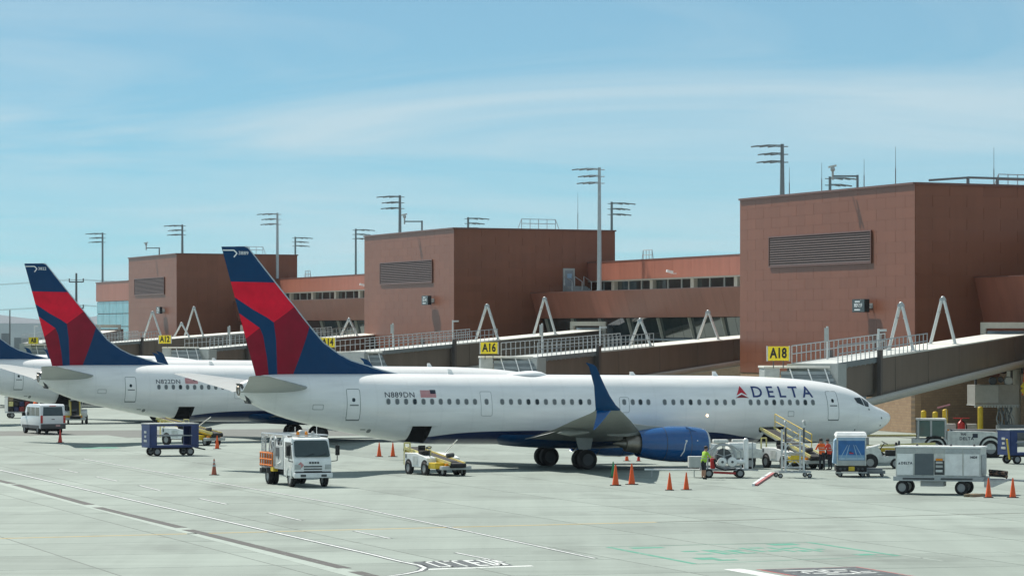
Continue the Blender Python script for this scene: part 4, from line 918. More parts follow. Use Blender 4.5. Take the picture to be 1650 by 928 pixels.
def canopy(x0, x1, y, zt, label, gate_wall=True):
    """arched folding hood over the aircraft door, seen from the apron"""
    t = thing('bridge_canopy', label, 'canopy', (x0, y, zt), R(4), 'door hoods of the gate bridges'); W = x1-x0
    MB().box(0,W*0.20,-0.25,2.2,-1.6,-0.02).build('cab_wall', mat('cab_panel',(0.36,0.39,0.38),0.45), t, smooth=0)
    MB().box(-0.06,W*0.86,-0.42,2.3,0.0,0.13).build('cab_roof', tunnel_top, t, smooth=0, bevel=0.02)
    for i in range(6):
        z = -0.18-0.22*i; y0 = -0.30-0.085*i
        MB().prism([(y0,z),(y0-0.05,z-0.03),(y0-0.105,z-0.215),(y0-0.02,z-0.215)], W*0.21, W*(0.86+0.022*i), 'x').build('bellows_fold', canopy_m if i % 2 else mat('canopy_fold_pale',(0.26,0.30,0.31),0.5), t, smooth=0)
    for f in (0.33,0.57,0.79): MB().path([(W*f,-0.32,-0.05),(W*(f+0.02),-0.48,-0.4),(W*(f+0.05),-0.72,-0.9),(W*(f+0.07),-0.95,-1.5)],0.045).build('hoop', white, t)
GATES = [('A18',(19.5,236),(37.5,288.3),5.95,7.6,0.13,'jet bridge at the right with girder tube rising to the large block'),
         ('A16',(1.5,290.6),(24,359),5.92,7.5,0.17,'jet bridge serving the second airliner, ending behind the right block'),
         ('A14',(-13.5,345),(8.2,404),5.95,7.9,0.30,'jet bridge serving the third airliner, passing the middle block'),
         ('A12',(-32.8,411.7),(-13,470),5.95,7.8,0.12,'jet bridge with long railed roof left of the nearest tail fin'),
         ('A10',(-51,465),(-36,534),6.2,7.7,0.20,'jet bridge in front of the farthest block'),
         ('A8',(-64,512),(-62,585),6.2,7.8,0.15,'leftmost jet bridge, near the glass end wing')]
EX = {'A18':(-3.0,21.5,[(20.0,3.1,0.85),(32.8,3.2,0.9)],[(3.6,0.9,2.1,False),(8.6,-1.2,1.8,True)]),
      'A16':(-3.0,28.5,[(29.5,2.2,0.95),(51.0,2.5,1.0)],[(5.4,0.9,2.4,False),(14.0,-1.2,2.0,True)]),
      'A14':(-3.0,31.0,[(32.0,3.4,1.2),(48.8,3.7,1.2)],[(9.5,0.9,2.3,False),(19.5,-1.2,2.3,True)]),
      'A12':(-3.0,40.0,[(42,2.0,1.1)],[(8,0.9,2.2,False),(16.5,-1.2,2.1,True)]),
      'A10':(-3.0,22.0,[(23.5,3.5,1.3),(41.5,3.8,1.3),(36,1.8,1.1)],[(5,0.9,2.2,False)]),
      'A8':(-3.0,40.0,[(46,3.0,1.2)],[(5,0.9,2.2,True)])}
for gate,S,E,z0,z1,tp,lab in GATES:
    t, fr = bridge(gate,S,E,z0,z1,None,0,tp,0,lab)
    xr0,xr1,frs,ms = EX[gate]; bridge_extras(t, fr, z0, fr[3], xr0, xr1, gate, frs, ms)
ORD = {'A18':'right','A16':'second from right','A14':'half hidden by the nearest tail fin','A12':'between the two tail fins','A8':'leftmost'}
for gate,x,y,z in (('A18',16.17,231.5,6.55),('A16',-1.72,286,6.62),('A14',-16.5,341.5,6.85),('A12',-37.05,407,6.95),('A8',-63.5,506,6.55)):
    gate_sign((x,y),0,gate,z,'yellow gate sign with black lettering %s, %s' % (gate, ORD[gate]))
canopy(15.35,20.0,232.2,5.66,'ribbed grey door hood with white hoops above the nearest cockpit roof')
canopy(-2.35,2.2,286.9,5.86,'ribbed grey door hood above the crown of the second airliner')
canopy(-15.6,-11.0,342.2,5.9,'ribbed grey door hood half hidden by the nearest fin root')
canopy(-37.4,-32.9,407.9,6.0,'ribbed grey door hood below the sign reading A12')
canopy(-64.8,-60.2,507,5.9,'ribbed grey door hood at the far left below the sign reading A8')
# utility unit hung beneath the right-hand bridge, with its cable bundle
t = thing('bridge_power_unit', 'grey cabinet hung under the right-hand bridge with a bundle of dangling cables', 'power unit', (35.75,283,0), R(12))
MB().prism([(-1.75,2.45),(1.65,2.45),(1.65,3.92),(-1.75,3.92)], -0.9, 0.9).build('cabinet', mat('cabinet_grey',(0.30,0.29,0.26),0.5), t, smooth=0)
MB().box(-1.72,0.05,-0.93,-0.902,2.6,3.88).build('side_panel', mat('panel_pale',(0.42,0.42,0.39),0.4), t, smooth=0)
for k in range(16): MB().tube((-1.7+0.22*k,-0.85,2.25),(-1.7+0.22*k,-0.85,2.45),0.09,n=6).build('cable_gland', lgrey, t)
MB().box(-1.8,1.7,-0.95,0.95,2.40,2.449).build('tray', lgrey, t, smooth=0)
rn = random.Random(5)
for k in range(16):
    x = 0.15+0.10*k*0.75; pts = [(x+rn.uniform(-.05,.05), -0.6+rn.uniform(-.2,.3), 2.4-1.7*i/5) for i in range(6)]; pts = [(px+0.08*math.sin(i*1.5+k), py, pz) for i,(px,py,pz) in enumerate(pts)]
    MB().path(pts, 0.045, n=5).build('hanging_cable', mat('cable_grey',(0.16,0.18,0.19),0.6) if k % 3 else mat('cable_pale',(0.38,0.42,0.43),0.6), t)
for k, (x,r,z) in enumerate(((-0.2,0.3,4.2),(0.4,0.22,4.3),(1.0,0.35,4.2))): MB().lathe((x,-0.4,z),(0.3,1,0),[(-0.4,r*0.8),(-0.3,r),(0.3,r),(0.4,r*0.8)],12).build('motor', dgrey if k != 2 else lgrey, t)
for x in (-1.4,1.4): MB().bar((x,0,3.92),(x,0,5.2),0.15,0.15).build('hanger', dgrey, t)
t = thing('hose_basket', 'yellow ribbed air hose looped beneath the bridge at the right edge', 'hose', (38.35,279.5,0), 0)
MB().path([(-0.2,0,5.4),(0.0,0,4.9),(-0.5,0,4.2),(-0.9,0,3.7),(-0.6,0,3.3)],0.24,n=10).build('hose', yellow, t); MB().box(-0.2,1.6,-0.4,0.5,4.6,5.6).build('hose_drum', yellow, t, bevel=0.1)
MB().path([(-0.7,0.3,5.6),(-0.75,0.3,4.6),(-0.9,0.3,3.2)],0.05).path([(-0.5,0.3,5.6),(-0.55,0.3,4.7),(-0.8,0.3,3.5)],0.05).build('hose_tie', cone_or, t)
MB().tube((0.9,0.2,0),(0.9,0.2,4.6),0.12).build('support_post', grey, t)
# ================================================================== ground equipment
def rot_of(dx, dy): return math.atan2(dy, dx)
# --- cones
def cone_mesh(m, band=False):
    b = MB().lathe((0,0,0),(0,0,1),[(0.03,0.155),(0.06,0.145),(0.86,0.032),(0.9,0.02)],16)
    return b.mesh('cone_body', m, 40)
def cone(x, y, m, label, h=1.0, band=False):
    t = thing('traffic_cone', label, 'traffic cone', (x,y,0), random.uniform(-0.5,0.5), 'traffic cones on the apron')
    o = link('cone_body', cached(('cone',m.name), lambda: cone_mesh(m)), t); o.scale = (h,h,h)
    o = link('cone_base', cached('cbase', lambda: MB().box(-0.22,0.22,-0.22,0.22,0,0.035).mesh('cone_base', black, 0, 0.01)), t); o.scale = (h,h,h)
    if band:
        for z0, z1 in ((0.46,0.58),(0.66,0.76)):
            r = lambda z: 0.147-(z-0.06)*0.1413+0.004
            link('reflective_band', MB().lathe((0,0,0),(0,0,1),[(z0,r(z0)),(z1,r(z1))],16,close=False).mesh('reflective_band', lgrey), t).scale = (h,h,h)
    return t
for x,y,m,lab,h,bd in ((-32.0,270.0,cone_rd,'red cone behind the white passenger van',1.05,False),(-16.41,210,cone_br,'faded brown cone with reflective bands alone near the fuel truck',1.0,True),
    (-8.37,240.3,cone_or,'left one of two orange cones under the nearest tail',1.0,False),(-7.51,240.3,cone_or,'right one of two orange cones under the nearest tail',1.0,False),
    (5.49,206.9,cone_gr,'green cone beneath the nearest wingtip',0.95,False),(5.32,195.8,cone_or,'orange cone in front of the green cone',1.2,False),(6.19,197.0,cone_or,'orange cone just right of the green cone, below the wing',1.2,False),
    (7.86,190.1,cone_or,'left one of the two orange cones in front of the engine',0.98,False),(8.71,190.5,cone_or,'right one of the two orange cones in front of the engine',0.98,False),
    (22.71,181.7,cone_or,'orange cone against the generator trailer drawbar',1.05,False),(23.87,181.7,cone_or,'rightmost orange cone, beyond the generator trailer',1.05,False),
    (7.0,232.4,cone_or,'red-orange cone behind the engine, left of its twin',0.8,False),(7.7,231.9,cone_rd,'small red cone partly hidden behind the engine',0.7,False),(0.4,262,cone_rd,'red cone far behind the landing gear',0.9,False),
    (-23.6,252.0,cone_rd,'red cone behind the blue cart, left end',1.1,False),(-19.8,256,cone_or,'orange cone beside the yellow belt loader behind the cart',1.0,False),(-22.05,258,cone_or,'orange cone between the blue cart and belt loader',1.0,False)):
    cone(x,y,m,lab,h,bd)

# --- open baggage cart
def baggage_cart(x, y, rz, label, solid=False):
    t = thing('baggage_cart', label, 'baggage cart', (x,y,0), rz, 'blue baggage carts')
    fl = MB().box(-1.65,1.65,-0.78,0.78,0.52,0.66).build('floor', navy, t, bevel=0.02)
    for x0, x1 in ((-1.65,-1.58),(1.58,1.65)): MB().box(x0,x1,-0.78,0.78,0.661,2.0).build('end_wall', navy, t, smooth=0)
    for sx in (-1,1):
        for sy in (-1,1): MB().box(sx*1.57-(0.42 if sx > 0 else 0),sx*1.57+(0.42 if sx < 0 else 0),sy*0.775-0.03,sy*0.775+0.03,0.661,2.0).build('corner_panel', navy, t, smooth=0)
    MB().box(-1.66,1.66,-0.8,0.8,2.003,2.07).build('roof', lgrey, t, smooth=0)
    for y_ in (-0.79,0.79): MB().box(-1.66,1.66,y_-0.02,y_+0.02,1.88,2.0).build('roof_rail', navy, t, smooth=0)
    MB().tube((-1.2,-0.78,1.28),(1.2,-0.78,1.28),0.035).build('side_bar', galv, t); MB().tube((-1.2,0.78,1.28),(1.2,0.78,1.28),0.035).build('side_bar', galv, t)
    for z, w in ((1.5,0.22),(1.22,0.16),(0.95,0.28)): MB().box(-1.672,-1.652,-w,w,z-0.07,z+0.07).build('decal', lgrey, t, smooth=0)
    MB().bar((1.65,0,0.5),(2.35,0,0.36),0.09,0.09).build('tow_bar', dgrey, t)
    MB().tube((-1.1,-0.65,0.28),(-1.1,0.65,0.28),0.05).tube((1.1,-0.65,0.28),(1.1,0.65,0.28),0.05).box(-1.3,1.3,-0.2,0.2,0.40,0.52).build('running_gear', dgrey, t)
    for sx in (-1.1,1.1):
        for sy in (-0.66,0.66): wheel(t, sx, sy, 0.27, 0.27, 0.16)
    return t
baggage_cart(-21.75,242.6,R(24),'blue open-sided baggage cart left of the fuel truck')
c = baggage_cart(30.9,228.2,R(20),'blue baggage cart cut off by the right edge of the photo'); 
MB().bar((-1.75,-0.95,0.3),(-2.0,-1.1,1.5),0.08,0.08).build('yellow_prop', yellow, c)

# --- belt loader
def belt_loader(x, y, rz, label, lift=(0.95,1.75), rail=False, s=1.0):
    """local +x is the low front end of the belt; the belt climbs towards -x"""
    t = thing('belt_loader', label, 'belt loader', (x,y,0), rz, 'belt loaders'); t.scale = (s,s,s)
    MB().prism([(-1.75,0.42),(1.0,0.42),(1.0,0.95),(0.55,1.05),(-0.35,1.18),(-1.75,1.18)], -1.02, -0.42).build('body_side', white, t, smooth=0, bevel=0.04)
    MB().prism([(-1.75,0.42),(1.0,0.42),(1.0,0.95),(0.55,1.05),(-0.35,1.18),(-1.75,1.18)], 0.42, 1.02).build('body_side', white, t, smooth=0, bevel=0.04)
    MB().box(-1.9,2.6,-0.41,0.41,0.36,0.62).build('chassis', dgrey, t, smooth=0)
    MB().box(1.01,2.0,-1.0,0.6,0.38,0.72).build('front_step', yellow, t, smooth=0, bevel=0.05)
    MB().box(2.3,2.65,-0.9,0.9,0.34,0.55).build('bumper', lgrey, t, smooth=0, bevel=0.04)
    MB().box(-0.2,0.35,-0.95,-0.45,1.10,1.34).box(-0.3,-0.2,-0.92,-0.48,1.25,1.62).build('seat', black, t, bevel=0.05)
    MB().tube((0.75,-0.7,1.0),(0.62,-0.7,1.5),0.03).lathe((0.6,-0.7,1.52),(-0.4,0,1),[(-0.02,0.17),(0.02,0.17),(0.02,0.13),(-0.02,0.13)],14,close=False).build('steering_wheel', dgrey, t)
    z0, z1 = lift; P0, P1 = Vector((2.75,0,z0-0.1)), Vector((-2.9,0,z1)); d = (P1-P0)
    bl = MB().bar(P0, P1, 0.86, 0.20).build('conveyor_frame', lgrey if rail else yellow, t)
    MB().bar(P0+Vector((0,0,0.115)), P1+Vector((0,0,0.115)), 0.66, 0.03).build('belt', black, bl)
    for sy in (-1,1): MB().bar(P0+Vector((0,sy*0.44,0.10)), P1+Vector((0,sy*0.44,0.10)), 0.06, 0.16).build('side_rail', paleyel, bl)
    MB().tube(P1+Vector((0,-0.45,0)), P1+Vector((0,0.45,0)), 0.15, n=12).tube(P0+Vector((0,-0.45,0)), P0+Vector((0,0.45,0)), 0.13, n=12).build('roller', black, bl)
    for f in (0.25,0.6):
        q = P0+d*f
        for sy in (-0.36,0.36): MB().bar((q.x-0.5,sy,0.6),(q.x,sy,q.z-0.1),0.10,0.10).build('lift_arm', yellow, t)
    hh = 0.85
    if rail:
        for sy in (0.5,):
            pts = [P0+d*f+Vector((0,sy,0.1)) for f in (0.25,0.5,0.75,0.98)]
            for q in pts: MB().tube(q, q+Vector((0,0,hh)), 0.026).build('rail_post', yellow, bl)
            for h in (hh, hh*0.5): MB().tube(pts[0]+Vector((0,0,h)), pts[-1]+Vector((0,0,h)), 0.028).build('hand_rail', yellow, bl)
    else:
        for q in (P0+d*0.45,): MB().path([q+Vector((0.25,-0.5,0)), q+Vector((0.25,-0.5,0.6)), q+Vector((-0.25,-0.5,0.6)), q+Vector((-0.25,-0.5,0))], 0.03).build('hand_rail', paleyel, bl)
        MB().path([(0.2,0.5,1.2),(1.1,0.6,1.75),(1.5,0.6,1.95)],0.03).build('hand_rail', white, t)
    MB().path([(-2.0,-0.9,0.5),(-2.0,-0.9,1.7),(-2.0,-0.55,1.7),(-2.0,-0.55,0.5)],0.05).build('guard_hoop', paleyel, t)
    MB().lathe((2.0,-0.1,1.12),(0.2,1,0.1),[(-0.22,0.08),(-0.18,0.13),(0.2,0.13),(0.24,0.08)],10).build('motor', dgrey, t)
    MB().lathe((1.15,-1.02,0.66),(0,-1,0),[(0,0.10),(0.04,0.09)],12).lathe((1.15,-0.55,0.66),(0,-1,0),[(0,0.10),(0.04,0.09)],12).build('headlamp', lgrey, t)
    for wx in (-1.25,0.72):
        for sy in (-0.9,0.9):
            MB().lathe((wx,sy/0.9*1.012,0.40),(0,sy,0),[(0,0.46),(0.012,0.45),(0.012,0.02)],20,close=False).build('wheel_arch', black, t); wheel(t, wx, sy*1.06, 0.36, 0.36, 0.24)
    for sy in (-1,1):
        for x0,x1,z0_,z1_ in ((-0.72,-0.1,0.55,1.02),(-1.62,-1.5,0.9,1.1)): MB().box(x0,x1,sy*1.027-0.006,sy*1.027+0.006,z0_,z1_).build('side_hatch', dirty_white if x0 > -1 else dgrey, t, smooth=0)
    MB().box(2.3,2.5,-0.6,-0.4,0.56,0.68).box(2.3,2.5,0.4,0.6,0.56,0.68).build('marker_lamp', lens_o, t)
    for sy in (-0.6,0.6): wheel(t, 2.2, sy, 0.24, 0.24, 0.16)
    return t
belt_loader(-4.25,210.7,rot_of(0.47,-0.88),'white and yellow belt loader parked below the open rear hold of the nearest jet',(0.68,1.3))
belt_loader(16.2,220.4,rot_of(0.45,-0.89),'white belt loader with yellow handrails at the nearest jet\'s forward hold',(0.75,2.15),True)
belt_loader(-22.4,264.8,rot_of(0.75,-0.66),'white and yellow belt loader seen through the blue baggage cart',(0.85,1.7))
belt_loader(-37.3,325.5,rot_of(0.12,-0.99),'belt loader seen end-on right of the white van, black belt',(0.7,2.4))

# --- hydrant fuel truck
def fuel_truck(x, y, rz):
    t = thing('fuel_truck', 'white hydrant fuel truck with orange rear rails, facing the camera', 'truck', (x,y,0), rz)
    cab = MB().prism([(1.05,0.55),(2.85,0.55),(2.92,0.75),(2.9,1.35),(2.78,1.5),(2.42,2.42),(2.25,2.5),(1.15,2.5),(1.05,2.42)], -1.0, 1.0).build('cab', white, t, 35, 0.11)
    W = lambda: None
    def onfront(z): return 2.78-(z-1.5)*(0.36/0.92)
    b = MB(); zb, zt = 1.54, 2.37
    b.add([(onfront(zb)+0.06,-0.93,zb+0.06),(onfront(zb)+0.06,-0.85,zb),(onfront(zb)+0.06,0.85,zb),(onfront(zb)+0.06,0.93,zb+0.06),(onfront(zt)+0.045,0.89,zt-0.06),(onfront(zt)+0.045,0.80,zt),(onfront(zt)+0.045,-0.80,zt),(onfront(zt)+0.045,-0.89,zt-0.06)],[(0,1,2,3,4,5,6,7)]); b.build('windscreen', glassv, cab, smooth=0)
    for s in (-1,1):
        MB().prism([(1.35,1.5),(2.62,1.42),(2.36,2.28),(1.35,2.28)], s*1.003-0.006, s*1.003+0.006).build('side_window', glassv, cab, smooth=0)
        MB().prism([(1.3,0.7),(2.1,0.72),(2.68,1.1),(2.68,1.38),(1.3,1.42)], s*1.003-0.004, s*1.003+0.004).build('door_panel', dirty_white, cab, smooth=0)
        MB().bar((2.62,s*1.0,2.2),(2.95,s*1.28,2.15),0.04,0.04).bar((2.7,s*1.0,1.3),(2.95,s*1.28,1.35),0.04,0.04).bar((2.95,s*1.28,1.35),(2.95,s*1.28,2.2),0.04,0.04).build('mirror_arm', dgrey, cab)
        MB().box(2.88,2.98,s*1.30-0.11,s*1.30+0.11,1.62,2.12).build('mirror', black, cab, bevel=0.03)
        MB().box(2.905,2.94,s*0.80-0.16,s*0.80+0.16,0.92,1.16).build('headlamp', lgrey, cab, bevel=0.02)
        MB().prism([(1.55,0.45),(1.62,0.85),(1.9,1.06),(2.2,1.06),(2.45,0.85),(2.52,0.45),(2.40,0.45),(2.32,0.8),(2.1,0.95),(1.95,0.95),(1.75,0.8),(1.67,0.45)], s*1.0-0.03, s*1.0+0.04).build('wheel_arch', dirty_white, cab, smooth=0)
    MB().box(2.90,2.96,-0.95,0.95,0.745,0.80).build('lower_gap', black, t, smooth=0)
    for s in (-0.35,0.3): MB().bar((2.86,s,1.56),(2.80,s+0.45,1.72),0.02,0.02).build('wiper', black, cab)
    MB().box(2.86,3.06,-1.02,1.02,0.48,0.74).build('bumper', white, t, bevel=0.04)
    for y_ in (-0.55,0.55): MB().box(3.061,3.075,y_-0.14,y_+0.14,0.54,0.66).build('fog_lamp', dgrey, t, smooth=0)
    for z in (0.80,0.93,1.06): MB().box(2.921,2.935,-0.48,0.48,z-0.032,z+0.032).build('grille_slot', dgrey, cab, smooth=0)
    MB().add([(2.935,-0.85+0.2,1.30),(2.935,-0.85+0.2-0.17,1.13),(2.935,-0.85+0.2,0.96),(2.935,-0.85+0.2+0.17,1.13)],[(0,1,2,3)]).build('hazard_placard', mat('placard',(0.55,0.25,0.25),0.5), cab, smooth=0)
    for k in range(4): MB().box(2.93,2.945,-0.20+0.14*k,-0.10+0.14*k,1.20,1.30).build('badge_letter', dgrey, cab, smooth=0)
    MB().box(1.2,2.2,-0.6,0.6,2.503,2.56).build('roof_rack', alu, t, smooth=0)
    for y_ in (-0.45,0.0,0.35): MB().lathe((1.75,y_,2.56),(0,0,1),[(0,0.09),(0.2,0.08),(0.26,0.03)],10).build('beacon', lens_o if y_ < 0.2 else lgrey, t)
    for y_ in (-0.55,0.1,0.6): MB().tube((1.6,y_,2.56),(1.6,y_,3.05),0.018,n=5).build('whip_aerial', white, t)
    MB().box(-3.2,2.4,-0.45,0.45,0.52,0.72).build('chassis', dgrey, t, smooth=0)
    MB().box(-3.1,0.95,-1.0,1.0,0.86,0.96).build('deck', galv, t, smooth=0)
    # side cabinet, filter vessel, hose reel
    MB().box(-0.5,0.9,-0.98,-0.55,0.97,2.05).build('control_cabinet', lgrey, t, smooth=0, bevel=0.02)
    MB().box(-0.4,0.2,-1.0,-0.981,1.5,1.95).build('cabinet_opening', dgrey, t, smooth=0)
    MB().tube((-0.35,-0.2,0.97),(-0.35,-0.2,2.25),0.42,n=16).ball((-0.35,-0.2,2.25),0.42,14,0.5).build('filter_vessel', white, t)
    MB().tube((0.5,0.5,0.97),(0.5,0.5,2.0),0.3,n=14).ball((0.5,0.5,2.0),0.3,12,0.6).build('filter_vessel', white, t)
    rl = MB()
    for yy in (-0.72,-0.1): rl.lathe((-1.75,yy,1.75),(0,1,0),[(-0.03,0.80),(0.03,0.80),(0.03,0.70),(-0.03,0.70),(-0.03,0.80)],28,close=False)
    rl.build('reel_rim', white, t)
    for yy in (-0.72,-0.1):
        for k in range(6):
            a = k*math.pi/3; MB().tube((-1.75,yy,1.75),(-1.75+0.72*math.cos(a),yy,1.75+0.72*math.sin(a)),0.03,n=5).build('reel_spoke', white, t)
    MB().tube((-1.75,-0.70,1.75),(-1.75,-0.12,1.75),0.46,n=18).build('hose_coil', black, t); MB().tube((-1.75,-0.8,1.75),(-1.75,0.0,1.75),0.12,n=12).build('reel_hub', alu, t)
    fr = MB()
    for x0 in (-3.0,-0.75,0.92):
        for yy in (-0.97,0.97): fr.tube((x0,yy,0.96),(x0,yy,2.62),0.035,n=6)
    for yy in (-0.97,0.97): fr.tube((-3.0,yy,2.62),(2.3,yy,2.62),0.04,n=6)
    for x0 in (-3.0,-1.9,-0.75,0.1,0.92,2.3): fr.tube((x0,-0.97,2.62),(x0,0.97,2.62),0.03,n=6)
    fr.build('overhead_frame', alu, t)
    MB().ball((0.5,0.1,2.72),0.2,12,0.7).box(-0.1,0.9,-0.3,0.5,2.63,2.68).build('overhead_camera', lgrey, t)
    pl = MB()
    for z in (1.0,1.3,1.62): pl.tube((-3.15,-1.03,z),(-0.9,-1.03,z),0.045,n=6)
    for k in range(6): pl.tube((-3.1+0.44*k,-1.03,0.92),(-3.1+0.44*k,-1.03,1.62),0.04,n=6)
    for z in (1.0,1.3,1.62): pl.tube((-3.2,-0.95,z),(-3.2,0.95,z),0.045,n=6)
    pl.build('orange_rail', orange, t)
    MB().box(-3.1,-0.95,-0.98,-0.93,0.97,1.55).build('slatted_side', lgrey, t, smooth=0)
    MB().box(-1.15,-0.65,-1.05,-0.80,0.70,0.92).build('step_box', yellow, t, smooth=0)
    MB().path([(0.7,-0.7,2.05),(0.2,-0.9,1.5),(0.5,-0.95,1.2),(-0.1,-0.95,1.1)],0.06).path([(-0.2,0.3,2.3),(-0.2,0.5,1.6),(-0.6,0.6,1.2)],0.07).build('hose', dirty_white, t)
    for k, (xa, yb_, zt_) in enumerate(((-2.75,-0.85,2.5),(-2.5,-0.6,2.2),(-0.95,-0.85,2.35),(-0.8,-0.5,2.5),(0.05,-0.88,2.3),(0.75,-0.3,2.4),(-2.2,0.6,2.4),(-1.2,0.7,2.3))):
        MB().path([(xa,yb_,0.97),(xa,yb_,zt_-0.15),(xa+0.12,yb_,zt_),(xa+0.45,yb_,zt_)],0.045).build('pipework', white if k % 2 else galv, t)
        MB().lathe((xa,yb_-0.06,1.3+0.12*(k % 3)),(0,-1,0),[(0,0.09),(0.05,0.08)],10).build('valve_wheel', [red, dgrey, alu][k % 3], t)
    MB().path([(-2.95,-0.99,0.9),(-2.95,-0.99,2.55)],0.03).path([(-2.6,-0.99,0.9),(-2.6,-0.99,2.55)],0.03).build('ladder_rail', alu, t)
    for z in (1.9,2.15,2.4): MB().tube((-2.95,-0.99,z),(-2.6,-0.99,z),0.02,n=5).build('ladder_rung', alu, t)
    MB().box(-2.9,-2.3,0.1,0.7,0.97,1.9).build('rear_cabinet', lgrey, t, bevel=0.03)
    MB().box(-3.35,-3.2,-1.0,1.0,0.55,0.8).build('rear_bumper', dgrey, t, smooth=0)
    for s in (-1,1):
        wheel(t, 2.05, s*0.86, 0.42, 0.42, 0.26); wheel(t, -1.9, s*0.88, 0.42, 0.42, 0.26); wheel(t, -1.9, s*0.60, 0.42, 0.42, 0.24)
        MB().prism([(-2.45,0.6),(-2.35,0.88),(-1.45,0.88),(-1.35,0.6),(-1.4,0.6),(-1.5,0.84),(-2.3,0.84),(-2.4,0.6)], s*0.98-0.2, s*0.98+0.02).build('mudguard', dgrey, t, smooth=0)
    return t
fuel_truck(-11.1,196.3,rot_of(0.34,-0.94))

# --- passenger van
def van(x, y, rz):
    t = thing('passenger_van', 'white passenger van seen from behind at the left', 'van', (x,y,0), rz)
    body = MB().prism([(-2.75,0.42),(2.3,0.42),(2.75,0.62),(2.78,1.0),(2.6,1.22),(1.75,1.42),(1.0,2.18),(0.6,2.28),(-2.45,2.30),(-2.66,2.2),(-2.78,1.35),(-2.80,0.7)], -0.98, 0.98).build('body', mat('van_white',(0.70,0.74,0.76),0.3,var=0.06,coat=0.4), t, 35, 0.10)
    MB().add([(-2.795,-0.80,1.42),(-2.795,0.80,1.42),(-2.69,0.74,2.10),(-2.69,-0.74,2.10)],[(0,1,2,3)]).build('rear_window', glassv, body, smooth=0)
    for s in (-1,1):
        for x0,x1 in ((-2.45,-1.35),(-1.25,-0.2),(-0.1,0.85)): MB().prism([(x0,1.40),(x1,1.40),(x1-0.03,2.06),(x0+0.03,2.06)], s*0.985-0.004, s*0.985+0.004).build('side_window', glassv, body, smooth=0)
        MB().box(-2.81,-2.74,s*0.90-0.09,s*0.90+0.09,0.85,1.45).build('tail_lamp', lens_r, body, bevel=0.02)
        MB().box(-2.3,2.2,s*0.985-0.01,s*0.985+0.012,0.45,0.68).build('sill_trim', dgrey, body, smooth=0)
        MB().box(1.25,1.45,s*1.12-0.12,s*1.12+0.12,1.35,1.65).build('mirror', black, body, bevel=0.03)
        for wx in (-1.75,1.75): wheel(t, wx, s*0.84, 0.35, 0.35, 0.24)
    MB().box(-2.92,-2.70,-0.98,0.98,0.42,0.80).build('rear_bumper', dgrey, t, bevel=0.04)
    MB().box(-2.93,-2.915,0.28*-1-0.25,-0.28+0.10,0.60,0.74).build('number_plate', mat('plate',(0.5,0.3,0.3),0.5), t, smooth=0)
    MB().box(-2.83,-2.80,-0.12,0.12,1.12,1.18).build('badge', dgrey, t, smooth=0); MB().box(-2.3,2.0,-0.75,0.75,0.22,0.42).build('underbody', black, t, smooth=0)
    MB().box(-2.70,-2.66,-0.25,0.25,2.15,2.2).build('brake_lamp', lens_r, t, smooth=0)
    return t
van(-36.2,294.0,rot_of(-0.40,0.917))

# --- far loaded baggage dollies by the third jet
def dolly(x, y, rz, label):
    t = thing('baggage_dolly', label, 'baggage cart', (x,y,0), rz)
    MB().box(-1.3,1.3,-0.75,0.75,0.45,0.58).build('deck', galv, t, smooth=0)
    for s in (-1,1):
        MB().box(s*1.3-0.03,s*1.3+0.03,-0.75,0.75,0.58,1.95).build('end_panel', lgrey, t, smooth=0)
        for wx in (-0.9,0.9): wheel(t, wx, s*0.6, 0.25, 0.25, 0.14)
    MB().box(-1.25,1.25,0.70,0.74,0.58,1.9).build('back_panel', grey, t, smooth=0)
    rr = random.Random(9)
    for k in range(9):
        c = [mat('bag_black',(0.02,0.02,0.022),0.6), mat('bag_navy',(0.02,0.03,0.09),0.6), mat('bag_red',(0.25,0.03,0.03),0.6), mat('bag_tan',(0.3,0.25,0.18),0.7), paleyel][k % 5]
        x0 = -1.0+0.5*(k % 4); z0 = 0.59+0.47*(k//4); MB().box(x0-0.22,x0+0.22,-0.6+rr.uniform(-.05,.05),0.3,z0,z0+0.44).build('suitcase', c, t, bevel=0.05)
    MB().box(-1.35,1.35,-0.78,0.78,1.953,2.0).build('roof', dirty_white, t, smooth=0)
dolly(-44.6,346,R(18),'grey loaded baggage dolly behind the white van')

